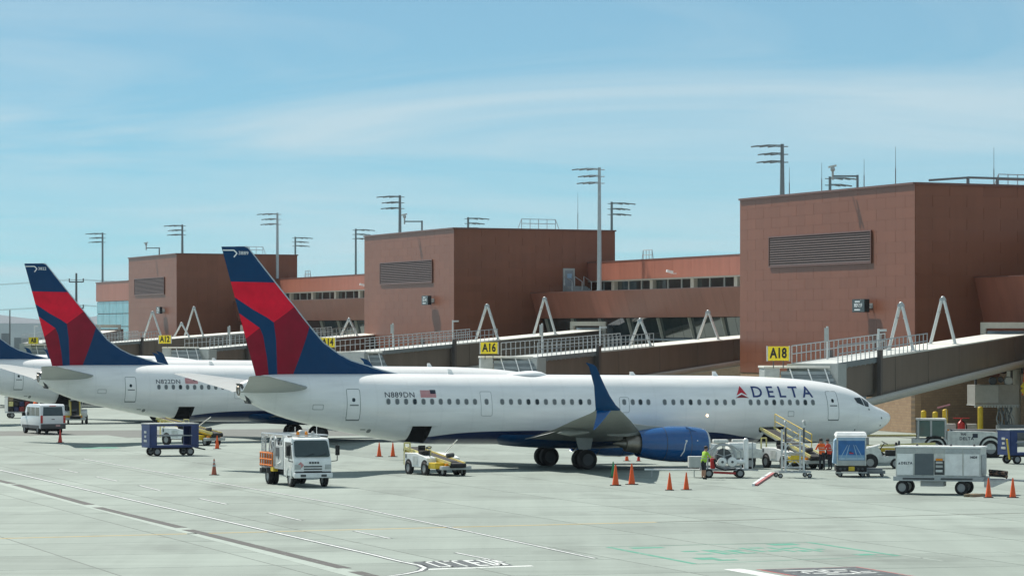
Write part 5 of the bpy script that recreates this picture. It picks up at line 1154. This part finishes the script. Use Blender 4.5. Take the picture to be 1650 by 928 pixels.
# --- generator trailer
def generator(x, y, rz):
    t = thing('generator_trailer', 'large white ground power trailer with dark grille panel, right foreground', 'generator', (x,y,0), rz)
    body = MB().box(-2.05,1.95,-0.82,0.82,0.80,2.05).build('housing', dirty_white, t, smooth=0, bevel=0.02)
    MB().box(-2.10,2.0,-0.87,0.87,2.053,2.13).build('lid', white, t, smooth=0, bevel=0.02)
    for x0,x1,m in ((-2.0,-1.2,white),(-1.17,-0.23,mat('grille_dark',(0.10,0.125,0.14),0.5)),(0.27,1.12,white),(1.16,1.92,white)):
        MB().box(x0+0.02,x1-0.02,-0.855,-0.823,0.86,1.80).build('access_panel', m, body, smooth=0, bevel=0.008)
    for x0,x1 in ((-2.04,-1.1),(-1.06,-0.28),(-0.24,0.26),(0.30,1.1),(1.14,1.94)): MB().box(x0,x1,-0.845,-0.823,1.83,2.03).build('upper_panel', galv if int(x0*10)%2 else lgrey, body, smooth=0)
    MB().box(-0.21,0.25,-0.84,-0.8235,0.88,1.5).build('control_bay', dgrey, body, smooth=0)
    for k, (z, m) in enumerate(((1.55,lens_o),(1.42,lgrey),(1.25,lgrey),(1.05,alu))): MB().box(-0.14,0.18,-0.90,-0.845,z-0.05,z+0.05).build('control_box', m, body, smooth=0)
    lettering('DELTA', 0.15, letter_blk, body, (-1.52,-0.86,1.38), (R(90),0,0), bold=0.006, spacing=1.25)
    MB().add([(-1.93,-0.861,1.33),(-1.81,-0.861,1.33),(-1.87,-0.861,1.43)],[(0,1,2)]).build('emblem', letter_blk, body, smooth=0)
    lettering('14624', 0.14, letter_blk, body, (1.62,-0.86,1.66), (R(90),0,0), bold=0.006)
    MB().box(1.96,2.0,-0.6,0.6,0.9,1.75).build('end_panel', galv, body, smooth=0, bevel=0.01)
    fr = MB().box(-2.15,2.1,-0.92,0.92,0.60,0.797).build('frame', galv, t, smooth=0)
    for x0,x1 in ((-1.7,-0.2),(0.1,1.6)): MB().box(x0,x1,-0.935,-0.921,0.66,0.74).build('frame_slot', dgrey, fr, smooth=0)
    MB().box(-0.9,0.2,-0.7,0.0,0.36,0.60).build('fuel_tank', lgrey, t, smooth=0, bevel=0.02)
    MB().box(2.1,3.2,-0.7,0.7,0.62,0.70).build('front_tray', galv, t, smooth=0); MB().prism([(2.1,0.35),(2.5,0.35),(3.2,0.62),(2.1,0.62)], -0.72, -0.68).build('tray_side', dirty_white, t, smooth=0)
    rr = random.Random(2)
    for k in range(7):
        a = rr.uniform(0,6.28); pts = [(2.65+0.42*math.cos(a+i*0.8), 0.42*math.sin(a+i*0.8), 0.76+0.03*k+0.02*i) for i in range(8)]
        MB().path(pts, 0.05, n=6).build('cable_coil', mat('cable_brown',(0.16,0.09,0.06),0.7) if k % 2 else black, t)
    MB().bar((3.2,0,0.66),(3.9,0,0.62),0.10,0.08).build('tow_bar', galv, t)
    for x0 in (-1.2,0.4,1.5): MB().lathe((x0,0.1,2.13),(0,0,1),[(0,0.06),(0.07,0.05),(0.09,0.01)],8).build('lid_knob', dgrey, t)
    for wx, s in ((-1.75,-0.72),(-1.75,0.72),(1.05,-0.74),(1.05,0.74)): wheel(t, wx, s, 0.31, 0.31, 0.24)
    MB().tube((-1.75,-0.7,0.31),(-1.75,0.7,0.31),0.06).tube((1.05,-0.7,0.31),(1.05,0.7,0.31),0.06).build('axle', dgrey, t)
    return t
gen = generator(20.95,185.7,R(-17)); gen.scale = (1.04,1,1.1)
for k, (x,y) in enumerate(((22.02,182.9),(22.3,182.75))):
    t = MB().box(-0.55,0.55,-0.08,0.08,0,0.14).build('wheel_chock', mat('chock_wood',(0.25,0.20,0.13),0.8), bevel=0.02); t.location = (x,y,0); t.rotation_euler = (0,0,R(52))
    tag(t, ['left','right'][k]+' wooden chock bar on the ground by the generator trailer', 'chock', 'wooden chock bars by the trailer')

# --- pushback tractor
def pushback(x, y, rz):
    t = thing('pushback_tractor', 'long white pushback tractor with glazed cab behind the generator trailer', 'tractor', (x,y,0), rz)
    side = [(-3.0,0.45),(-3.05,1.2),(-2.75,1.5),(-1.9,1.62),(-0.9,1.66),(0.85,1.66),(0.85,0.45)]
    MB().prism(side, -1.3, 1.3).build('body', dirty_white, t, smooth=0, bevel=0.06)
    MB().box(0.852,3.0,-1.3,1.3,0.45,1.15).build('nose_body', dirty_white, t, smooth=0, bevel=0.06)
    cab = MB().box(0.9,2.75,-1.18,1.18,2.30,2.42).build('cab_roof', lgrey, t, smooth=0, bevel=0.03)
    for x0,y0 in ((0.95,-1.12),(2.65,-1.12),(0.95,1.12),(2.65,1.12),(1.85,-1.12),(1.85,1.12)): MB().box(x0-0.06,x0+0.06,y0-0.05,y0+0.05,1.16,2.3).build('cab_pillar', lgrey, cab, smooth=0)
    gt = mat('cab_glass',(0.05,0.12,0.11),0.06,spec=0.8)
    for s in (-1,1):
        MB().box(1.02,1.78,s*1.12-0.01,s*1.12+0.01,1.3,2.28).build('cab_window', gt, cab, smooth=0); MB().box(1.92,2.58,s*1.12-0.01,s*1.12+0.01,1.3,2.28).build('cab_window', gt, cab, smooth=0)
    MB().box(2.65,2.67,-1.05,1.05,1.3,2.28).build('windscreen', gt, cab, smooth=0); MB().box(0.93,0.95,-1.05,1.05,1.68,2.28).build('rear_window', gt, cab, smooth=0)
    MB().box(1.2,1.7,-0.5,0.1,1.16,1.75).build('seat', black, t, bevel=0.05); MB().tube((1.35,-0.3,1.75),(1.4,-0.3,2.05),0.16,n=10).build('headrest', dgrey, t)
    MB().box(-2.6,0.6,-1.1,1.1,1.662,1.72).build('deck_mat', dgrey, t, smooth=0); MB().box(0.72,0.85,-1.2,-1.0,1.662,1.76).build('marker_lamp', lens_o, t)
    for s in (-1,1):
        for wx in (-1.85,1.6): 
            MB().lathe((wx,s*1.24,0.62),(0,s,0),[(0,0.74),(0.07,0.74),(0.07,0.60),(0.0,0.60)],24,close=False).build('wheel_arch', black, t)
            wheel(t, wx, s*1.12, 0.56, 0.56, 0.42)
    lettering('DELTA', 0.26, letter_blk, t, (0.2-0.55,-1.306,1.18), (R(90),0,0), bold=0.008, spacing=1.2)
    lettering('TUG', 0.17, letter_blk, t, (-0.15,-1.306,1.45), (R(90),0,0), bold=0.01)
    MB().box(-1.05,-0.72,-1.312,-1.302,1.24,1.5).build('decal', letter_blk, t, smooth=0)
    MB().box(-3.4,-3.05,-0.3,0.3,0.4,0.7).build('hitch', dgrey, t, bevel=0.03)
    return t
pt = pushback(28.2,240.0,R(-4)); pt.scale = (-1,1,1)
for c in pt.children:
    if c.name.startswith('lettering'): c.scale = (-c.scale[0],1,1)

# --- small baggage tractor
def tug(x, y, rz, label):
    t = thing('baggage_tractor', label, 'tractor', (x,y,0), rz)
    MB().prism([(-1.3,0.35),(1.35,0.35),(1.4,0.75),(1.3,1.1),(0.35,1.32),(0.1,1.05),(0.05,0.72),(-1.3,0.72)], -0.7, 0.7).build('body', dirty_white, t, smooth=0, bevel=0.05)
    MB().prism([(0.15,1.3),(1.1,1.12),(1.1,1.2),(0.15,1.38)], -0.55, 0.55).build('bonnet', white, t, smooth=0)
    for z in (0.62,0.82,1.0): MB().box(0.45,1.25,-0.712,-0.702,z-0.02,z+0.02).build('side_groove', dgrey, t, smooth=0)
    MB().box(-0.75,-0.15,-0.5,0.5,0.722,1.05).box(-0.85,-0.72,-0.5,0.5,0.9,1.5).build('seat', black, t, bevel=0.05)
    MB().tube((0.15,0.15,1.1),(-0.1,0.15,1.45),0.03).lathe((-0.12,0.15,1.48),(-0.5,0,1),[(-0.02,0.2),(0.02,0.2),(0.02,0.16),(-0.02,0.16)],16,close=False).build('steering_wheel', black, t)
    MB().path([(-0.95,-0.6,0.72),(-0.95,-0.6,1.55),(-0.95,0.6,1.55),(-0.95,0.6,0.72)],0.05).build('back_hoop', dgrey, t)
    MB().box(-1.6,-1.3,-0.2,0.2,0.3,0.6).build('hitch', dgrey, t); MB().box(-1.35,-0.95,-0.65,0.65,0.722,0.80).build('rear_deck', galv, t, smooth=0)
    for s in (-1,1):
        MB().lathe((0.72,s*0.705,0.40),(0,s,0),[(0,0.46),(0.012,0.45),(0.012,0.02)],20,close=False).build('wheel_arch', black, t)
        wheel(t, 0.72, s*0.66, 0.36, 0.36, 0.24); wheel(t, -0.75, s*0.66, 0.30, 0.30, 0.22)
    return t
tug(21.4,220.2,R(176),'small white baggage tractor beside the blue-curtained container')
# --- more carts under/behind the nose
t = thing('drawbar', 'long yellow towing bar propped behind the jet nose', 'tow bar', (22.6,236,0), R(-2))
MB().bar((-2.0,0,0.75),(3.6,0,0.95),0.14,0.14).build('bar', paleyel, t); MB().box(-0.6,1.2,-0.25,0.25,0.45,0.68).build('cradle', yellow, t, bevel=0.03); wheel(t,0.2,-0.3,0.24,0.24,0.12); wheel(t,0.2,0.3,0.24,0.24,0.12)
MB().bar((3.4,0,0.0),(3.4,0,0.9),0.08,0.08).bar((-1.9,0,0),(-1.9,0,0.75),0.08,0.08).build('prop', galv, t)

# --- curtained cargo container
def container(x, y, rz):
    t = thing('cargo_container', 'cargo container cart with blue printed curtain facing the camera', 'container', (x,y,0), rz)
    MB().box(-0.80,0.80,-0.70,1.6,0.62,2.25).build('shell', dirty_white, t, smooth=0, bevel=0.02)
    MB().add([(-0.84,-0.76,2.16),(0.84,-0.76,2.16),(0.80,-0.5,2.40),(-0.74,-0.5,2.42),(-0.84,1.65,2.26),(0.84,1.65,2.26),(0.80,1.4,2.42),(-0.74,1.4,2.42)],[(0,1,2,3),(3,2,6,7),(4,5,6,7),(0,3,7,4),(1,5,6,2),(0,4,5,1)]).build('cover', white, t, smooth=0)
    cu = MB().box(-0.72,0.72,-0.74,-0.705,0.92,1.98).build('curtain', midblue, t, smooth=0)
    MB().box(-0.74,0.74,-0.75,-0.706,1.985,2.15).build('header', paleblue, t, smooth=0)
    MB().box(-0.74,0.74,-0.735,-0.706,0.66,0.90).build('hem', lgrey, t, smooth=0)
    for k in (-2,-1,1,2):
        MB().add([(0.10*k,-0.745,1.75),(0.10*k+0.03*k/abs(k),-0.745,1.75),(0.31*k+0.06*k/abs(k),-0.745,0.95),(0.31*k,-0.745,0.95)],[(0,1,2,3)]).build('print_ray', paleblue, cu, smooth=0)
    for k2, (za, zb2) in enumerate(((0.93,1.06),(1.06,1.2))): MB().box(-0.70,0.70,-0.7435+0.001*k2,-0.741,za,zb2).build('print_fade', mat('print_fade_%d' % k2, [(0.36,0.5,0.62),(0.20,0.37,0.56)][k2], 0.6), cu, smooth=0)
    MB().box(-0.12,0.10,-0.748,-0.741,1.27,1.33).build('print_mark', mark_red, cu, smooth=0); MB().box(-0.14,0.0,-0.748,-0.741,1.34,1.40).build('print_mark', letter_blk, cu, smooth=0)
    MB().prism([(-0.76,0.7),(-1.0,0.75),(-0.92,2.0),(-0.80,2.1)], -0.6, 0.4).build('side_flap', paleblue, t, smooth=0)
    b = MB().box(-0.82,0.82,-0.75,1.65,0.30,0.60).build('dolly_base', black, t, smooth=0, bevel=0.02); MB().box(-0.16,0.16,-0.80,-0.752,0.34,0.58).build('latch', yellow, b, bevel=0.02)
    for k in range(6): MB().tube((-0.6+0.24*k,-0.78,0.45),(-0.6+0.24*k,-0.752,0.45),0.07,n=8).build('roller', dgrey, b)
    MB().box(-0.85,0.85,-0.82,-0.76,0.22,0.28).build('step_bar', lgrey, t, smooth=0)
    for sx in (-0.62,0.62):
        for yy in (-0.5,1.3): wheel(t, sx, yy, 0.15, 0.15, 0.12)
    return t
container(18.45,207.6,R(-2))
t = thing('low_trolley', 'low dark flat trolley on the ground right of the container', 'trolley', (19.75,208.3,0), R(-3))
MB().box(-0.5,0.62,-0.6,0.6,0.16,0.30).build('deck', grey, t, smooth=0); MB().box(-0.5,0.50,0.1,0.62,0.302,0.44).build('upper_step', grey, t, smooth=0); MB().box(-0.5,0.62,-0.62,-0.602,0.30,0.34).build('edge', lgrey, t, smooth=0)
for sx in (-0.3,0.45):
    for yy in (-0.45,0.45): wheel(t, sx, yy, 0.09, 0.09, 0.08)

# --- maintenance stand
t = thing('maintenance_stand', 'tall aluminium maintenance stand in front of the forward hold', 'stand', (15.2,206.4,0), R(6))
for sx in (-0.5,0.5):
    for yy in (-0.55,0.55): MB().tube((sx,yy,0.30),(sx,yy,3.0 if yy < 0 else 2.6),0.06,n=6).build('upright', alu, t)
    MB().path([(sx*1.0,-0.55,2.98),(sx*1.0,-0.75,3.1),(sx*1.15,-0.7,2.85)],0.05).build('lamp_hook', galv, t); MB().ball((sx,-0.6,3.02),0.1).build('lamp', white, t)
    MB().box(sx-0.05,sx+0.05,-0.62,-0.50,1.9,2.7).build('dark_channel', dgrey, t, smooth=0)
for z in (0.55,0.95,1.35,1.75,2.15,2.55): MB().tube((-0.5,-0.55,z),(0.5,-0.55,z),0.035,n=6).build('rung', alu, t)
for z in (0.55,1.2,1.9): MB().tube((-0.5,0.55,z),(0.5,0.55,z),0.03,n=6).tube((-0.5,-0.55,z),(-0.5,0.55,z),0.03,n=6).tube((0.5,-0.55,z),(0.5,0.55,z),0.03,n=6).build('brace', alu, t)
MB().box(-0.5,0.5,-0.5,0.5,1.28,1.33).build('platform', galv, t, smooth=0); MB().box(-0.22,0.25,-0.60,-0.56,0.98,1.22).build('notice', yellow, t, smooth=0)
MB().bar((-0.85,-0.7,0.32),(0.85,-0.7,0.32),0.07,0.09).bar((-0.85,0.7,0.32),(0.85,0.7,0.32),0.07,0.09).bar((-0.85,-0.7,0.32),(-0.85,0.7,0.32),0.07,0.09).bar((0.85,-0.7,0.32),(0.85,0.7,0.32),0.07,0.09).bar((0,-0.7,0.32),(0,0.7,0.32),0.05,0.05).build('base_frame', galv, t)
MB().tube((-0.5,-0.55,0.55),(0.5,-0.55,1.35),0.025,n=5).tube((0.5,-0.55,0.55),(-0.5,-0.55,1.35),0.025,n=5).tube((-0.5,0.55,1.35),(0.5,0.55,2.5),0.025,n=5).build('cross_brace', alu, t)
for sx in (-0.8,0.8):
    for yy in (-0.7,0.7): wheel(t, sx, yy, 0.13, 0.13, 0.09)

# --- hydrant cart
t = thing('hydrant_cart', 'white hydrant cart with hose reel and red chassis beside the engine', 'fuel cart', (11.45,206.6,0), R(3))
MB().box(-1.25,1.3,-0.55,0.55,0.38,0.50).build('chassis', galv, t, smooth=0, bevel=0.02); MB().bar((-0.6,-0.6,0.30),(0.7,-0.6,0.24),0.07,0.12).build('side_member', red, t)
MB().box(-1.9,-1.15,-0.4,0.4,0.55,1.15).build('control_box', lgrey, t, smooth=0, bevel=0.03)
rl = MB()
for yy in (-0.35,0.35): rl.lathe((0.0,yy,1.15),(0,1,0),[(-0.03,0.70),(0.03,0.70),(0.03,0.60),(-0.03,0.60),(-0.03,0.70)],26,close=False)
rl.build('reel_rim', galv, t)
for yy in (-0.35,0.35):
    for k in range(5):
        a = k*math.pi*2/5+0.3; MB().tube((0,yy,1.15),(0.62*math.cos(a),yy,1.15+0.62*math.sin(a)),0.03,n=5).build('reel_spoke', galv, t)
MB().tube((0,-0.33,1.15),(0,0.33,1.15),0.42,n=16).build('hose_coil', dgrey, t)
for x0, r in ((-0.12,0.24),(0.42,0.26)): MB().lathe((x0,-0.72,0.86),(0,1,0),[(0,r*0.5),(0.05,r),(0.4,r),(0.45,r*0.5)],16).build('filter_drum', white, t); MB().lathe((x0,-0.73,0.86),(0,-1,0),[(0,0.07),(0.03,0.06)],10).build('gauge', dgrey, t)
MB().tube((0.62,-0.55,0.86),(1.1,-0.55,0.86),0.14,n=12).build('meter', white, t); MB().tube((1.18,-0.45,0.5),(1.18,-0.45,2.0),0.14,n=14).ball((1.18,-0.45,2.0),0.14,12).build('riser_column', white, t)
MB().path([(-0.9,-0.5,0.5),(-0.9,-0.5,1.4),(-0.3,-0.5,1.75),(0.4,-0.5,1.75),(0.9,-0.5,1.4),(0.9,-0.5,0.5)],0.045).path([(1.55,-0.3,0.4),(1.55,-0.3,1.9)],0.035).build('pipe_frame', galv, t)
MB().box(-0.55,0.25,-0.3,0.5,1.88,2.05).box(0.5,1.3,-0.1,0.5,1.9,2.05).build('top_box', dirty_white, t, bevel=0.03)
MB().path([(-0.55,-0.6,1.0),(-0.5,-0.75,0.6),(0.0,-0.75,0.42),(0.6,-0.72,0.5)],0.05).build('hose', black, t); MB().box(-0.75,-0.5,-0.6,-0.35,0.5,1.05).build('valve_block', red, t, bevel=0.05)
MB().bar((1.3,0,0.42),(1.9,0,0.38),0.08,0.08).build('tow_bar', galv, t)
for sx in (-0.85,0.85):
    for yy in (-0.62,0.62): wheel(t, sx, yy, 0.24, 0.24, 0.16)
# white cargo cart behind the hydrant cart
t = thing('equipment_cart', 'low white equipment cart in the shade behind the hydrant cart', 'cart', (12.1,219.5,0), R(10))
MB().box(-2.2,2.2,-0.7,0.7,0.62,1.15).build('body', dirty_white, t, smooth=0, bevel=0.04); MB().box(-1.9,-0.4,-0.5,0.5,1.152,1.45).box(0.3,1.9,-0.5,0.5,1.152,1.5).build('cover', white, t, bevel=0.06)
for sx in (-1.5,1.5):
    for yy in (-0.6,0.6): wheel(t, sx, yy, 0.32, 0.32, 0.2)
MB().box(-1.9,1.9,-0.4,0.4,0.4,0.62).build('frame', dgrey, t, smooth=0)
# chock bars
for (x,y,rz,L,m2,lab) in ((13.35,203.2,math.atan2(14.0,1.75),8.0,pw,'white and red painted bar lying on the apron by the hydrant cart'),):
    t = thing('striped_pole', lab, 'pole', (x,y,0), rz)
    MB().bar((-L,0,0.06),(L,0,0.06),0.16,0.12).build('white_bar', white, t); MB().bar((-L,-0.14,0.05),(L,-0.14,0.05),0.12,0.10).build('red_bar', mat('faded_red',(0.45,0.12,0.12),0.6), t)
t = thing('tow_pole', 'white pole with pink tip lying under the wing beside the engine', 'pole', (9.1,207.2,0), R(-3)); MB().tube((-1.9,0,0.4),(1.1,0,0.4),0.05).build('pole', white, t); MB().tube((1.1,0,0.4),(1.3,0,0.4),0.06).build('tip', mat('pink_tip',(0.7,0.15,0.2),0.5), t)
for x0 in (-1.5,0.8): MB().bar((x0,0,0),(x0,0,0.37),0.05,0.05).build('stand_leg', galv, t)

# --- things along the brick base
for k,(x,y,h) in enumerate(((31.48-0.6,286.0,1.95),(31.6,284.6,1.9),(32.5,286.0,2.05),(34.5,280.8,2.35))):
    t = thing('bollard', ['left of three yellow bollards by the brick corner','middle of three yellow bollards by the brick corner','right of three yellow bollards by the brick corner','tall yellow bollard standing alone before the cable bundle'][k], 'bollard', (x,y,0), 0, 'yellow steel bollards')
    MB().lathe((0,0,0),(0,0,1),[(0,0.20),(h-0.1,0.20),(h-0.03,0.15),(h,0.02)],16).build('post', yellow, t); MB().lathe((0,0,0),(0,0,1),[(0,0.3),(0.06,0.28)],16).build('footing', lgrey, t)
for k,(x,y) in enumerate(((32.5,284.0),(34.0,283.6))):
    t = MB().box(-0.55,0.55,-0.3,0.3,0,1.0).build('concrete_block', mat('block_white',(0.5,0.5,0.47),0.8,var=0.2), bevel=0.04); t.location = (x,y,0); tag(t, ['left','right'][k]+' pale concrete block either side of the red extinguisher', 'block', 'concrete blocks by the brick wall')
t = thing('fire_extinguisher', 'red wheeled fire extinguisher between two pale blocks', 'extinguisher', (33.3,282.5,0), 0)
MB().lathe((0,0,0.25),(0,0,1),[(0,0.22),(0.08,0.27),(0.85,0.27),(1.0,0.12),(1.1,0.05)],16).build('cylinder', red, t); MB().path([(0,-0.1,1.3),(0.35,-0.15,1.0),(0.38,-0.15,0.5)],0.05).build('hose', black, t)
MB().tube((-0.6,0,1.45),(0.6,0,1.45),0.03).tube((0,0,1.1),(0,0,1.45),0.04).build('handle_bar', red, t); wheel(t,0,-0.36,0.25,0.25,0.1); wheel(t,0,0.36,0.25,0.25,0.1)
t = thing('utility_cabinet', 'low grey utility cabinet under the hanging cables', 'cabinet', (36.8,279.0,0), R(8))
MB().box(-1.3,1.3,-0.5,0.5,0,1.05).build('box', mat('cabinet_dark',(0.20,0.22,0.23),0.5), t, smooth=0, bevel=0.03)
for x0 in (-0.65,0.65): MB().box(x0-0.6,x0+0.6,-0.515,-0.502,0.08,0.98).build('cabinet_door', grey, t, smooth=0)
t = thing('warning_flag', 'small pink pennant on a stick beside the yellow bollards', 'flag', (32.3,285.4,0), 0); MB().tube((0.35,0,0),(0.2,0,2.1),0.02).build('stick', lgrey, t); MB().bar((-0.45,0,2.15),(0.5,0,2.4),0.03,0.12).build('pennant', mat('pennant_pink',(0.55,0.25,0.30),0.7), t)
t = thing('kerb', 'yellow edged concrete kerb beside the brick wall behind the nose', 'kerb', (27.2,286,0), math.atan2(RD.y,RD.x)*0.25)
MB().box(-7,5,-0.4,0.4,0,0.14).build('kerb_stone', mat('kerb_concrete',(0.4,0.4,0.37),0.8), t, smooth=0); MB().box(-7,5,-0.43,-0.402,0.02,0.15).build('yellow_edge', paleyel, t, smooth=0)

# ================================================================== people
def person(x, y, rz, label, top, bottom, pose='stand', shorts=False, scale=1.0):
    t = thing('person', label, 'person', (x,y,0), rz); t.scale = (scale,)*3
    V = []; E = []; RR = []
    def v(p, r): V.append(p); RR.append(r); return len(V)-1
    def chain(start, pts):
        a = start
        for p, r in pts: b = v(p, r); E.append((a,b)); a = b
        return a
    lean = 0.10 if pose == 'work' else 0.02
    pel = v((0,0,0.95),0.155)
    ch = chain(pel, [((lean*0.4,0,1.12),0.15),((lean,0,1.36),0.165)]); nk = chain(ch, [((lean*1.3,0,1.50),0.062)]); hd = chain(nk, [((lean*1.5+0.02,0,1.61),0.088),((lean*1.5+0.015,0,1.70),0.085)])
    for s in (-1,1):
        sh = chain(ch, [((lean,s*0.19,1.42),0.068)])
        if pose == 'work': el, wr = (0.20+lean,s*0.24,1.16), (0.44+lean,s*0.16,1.20)
        else: el, wr = (0.02,s*0.27,1.14), (0.12,s*0.28,0.90)
        hn = chain(sh, [(el,0.05),(wr,0.033)])
        d = (Vector(wr)-Vector(el)).normalized(); palm = Vector(wr)+d*0.06; pm = chain(hn, [(tuple(palm),0.034)])
        side = Vector((0,1,0)) if abs(d.y) < 0.8 else Vector((1,0,0)); up = d.cross(side)
        for k in range(4):
            base = palm+d*0.03+side*(0.024*(k-1.5)); L = (0.075,0.085,0.08,0.062)[k]
            chain(pm, [(tuple(base),0.010),(tuple(base+d*L*0.5-up*0.012),0.009),(tuple(base+d*L*0.85-up*0.035),0.008)])
        chain(pm, [(tuple(palm+side*(-0.035*s)),0.011),(tuple(palm+side*(-0.06*s)+d*0.035),0.009)])
        hp = chain(pel, [((0,s*0.095,0.88),0.105)]); st = 0.10*s if pose == 'walk' else 0.03*s
        an = chain(hp, [((st*0.6+0.02,s*0.11,0.50),0.066),((st*0.3,s*0.115,0.30),0.058),((st-0.01,s*0.12,0.09),0.042)]); chain(an, [((st+0.07,s*0.125,0.045),0.045),((st+0.17,s*0.13,0.035),0.036)])
    me = bpy.data.meshes.new('body'); me.from_pydata(V, E, []); o = bpy.data.objects.new('body', me); COL.objects.link(o)
    sk = o.modifiers.new('skin','SKIN')
    for i, r in enumerate(RR): me.skin_vertices[0].data[i].radius = (r, r)
    me.skin_vertices[0].data[0].use_root = True
    sb = o.modifiers.new('sub','SUBSURF'); sb.levels = 1; sb.render_levels = 1
    bpy.context.view_layer.update(); m2 = bpy.data.meshes.new_from_object(o.evaluated_get(bpy.context.evaluated_depsgraph_get())); bpy.data.objects.remove(o)
    m2.materials.clear()
    for mm in (skin, top, bottom, black): m2.materials.append(mm)
    zs = min(v_.co.z for v_ in m2.vertices)
    for v_ in m2.vertices: v_.co.z -= zs
    for p in m2.polygons:
        c = p.center; mi = 1; p.use_smooth = True
        far = abs(c.y) > 0.20 and (c.x > 0.16 or c.z < 1.08)
        if c.z > 1.50: mi = 0
        elif c.z < 0.10: mi = 3
        elif c.z < (0.48 if shorts else 0.10): mi = 0
        elif c.z < 0.94 and abs(c.y) < 0.22: mi = 2
        if 0.10 < c.z < 1.3 and (c.x > 0.30 or (abs(c.y) > 0.225 and c.z < 1.10)): mi = 0
        p.material_index = mi
    bo = link('body', m2, t); hx = lean*1.5+0.02
    MB().lathe((hx-0.012,0,1.655),(0,0,1),[(-0.02,0.098),(0.05,0.106),(0.10,0.09),(0.13,0.05),(0.14,0.01)],14).build('hair', hairm, bo)
    MB().lathe((hx+0.085,0,1.635),(1,0,-0.35),[(0,0.018),(0.03,0.010)],8).build('nose', skin, bo)
    for s in (-1,1): MB().ball((hx+0.078,s*0.034,1.665),0.011,8).build('eye', black, bo); MB().ball((hx,s*0.092,1.64),0.024,8,1.3).build('ear', skin, bo)
    MB().box(hx+0.078,hx+0.088,-0.024,0.024,1.588,1.596).build('mouth', mat('lips',(0.3,0.12,0.1),0.5), bo)
    band = MB()
    for z in (1.12,1.26): band.lathe((lean*(z-1)*2.4,0,z),(0,0,1),[(-0.02,0.162),(0.02,0.162)],18,close=False)
    band.build('reflective_band', lgrey, bo)
    return t
person(10.25,204.0,R(35),'worker in lime vest and dark shorts at the hydrant cart',hivis,cloth,'work',True,1.0)
person(17.65,217.0,R(110),'worker in bright orange vest left of the blue container',hivor,cloth,'work',False,1.02)
person(18.15,217.5,R(150),'second worker in red-orange vest, nearest the blue container',mat('hi_vis_red_cloth',(0.62,0.06,0.03),0.8),cloth,'work',False,1.0)
person(-43.2,344.5,R(40),'worker in orange vest by the loaded dolly behind the van',hivor,cloth,'work')
person(-40.0,331.0,R(-20),'worker in orange vest left of the end-on belt loader',hivor,cloth,'work')

# ================================================================== air
hz = bpy.data.materials.new('airfield_haze'); hz.use_nodes = True; n = hz.node_tree.nodes; n.remove(n['Principled BSDF'])
pv = n.new('ShaderNodeVolumePrincipled'); pv.inputs['Color'].default_value = (0.80,0.90,1.0,1); pv.inputs['Density'].default_value = HAZE; pv.inputs['Anisotropy'].default_value = 0.0
hz.node_tree.links.new(pv.outputs[0], n['Material Output'].inputs['Volume'])
if HAZE: tag(MB().box(-9500,9500,-350,16500,-1.1,190).build('haze', hz, smooth=0), kind='stuff')
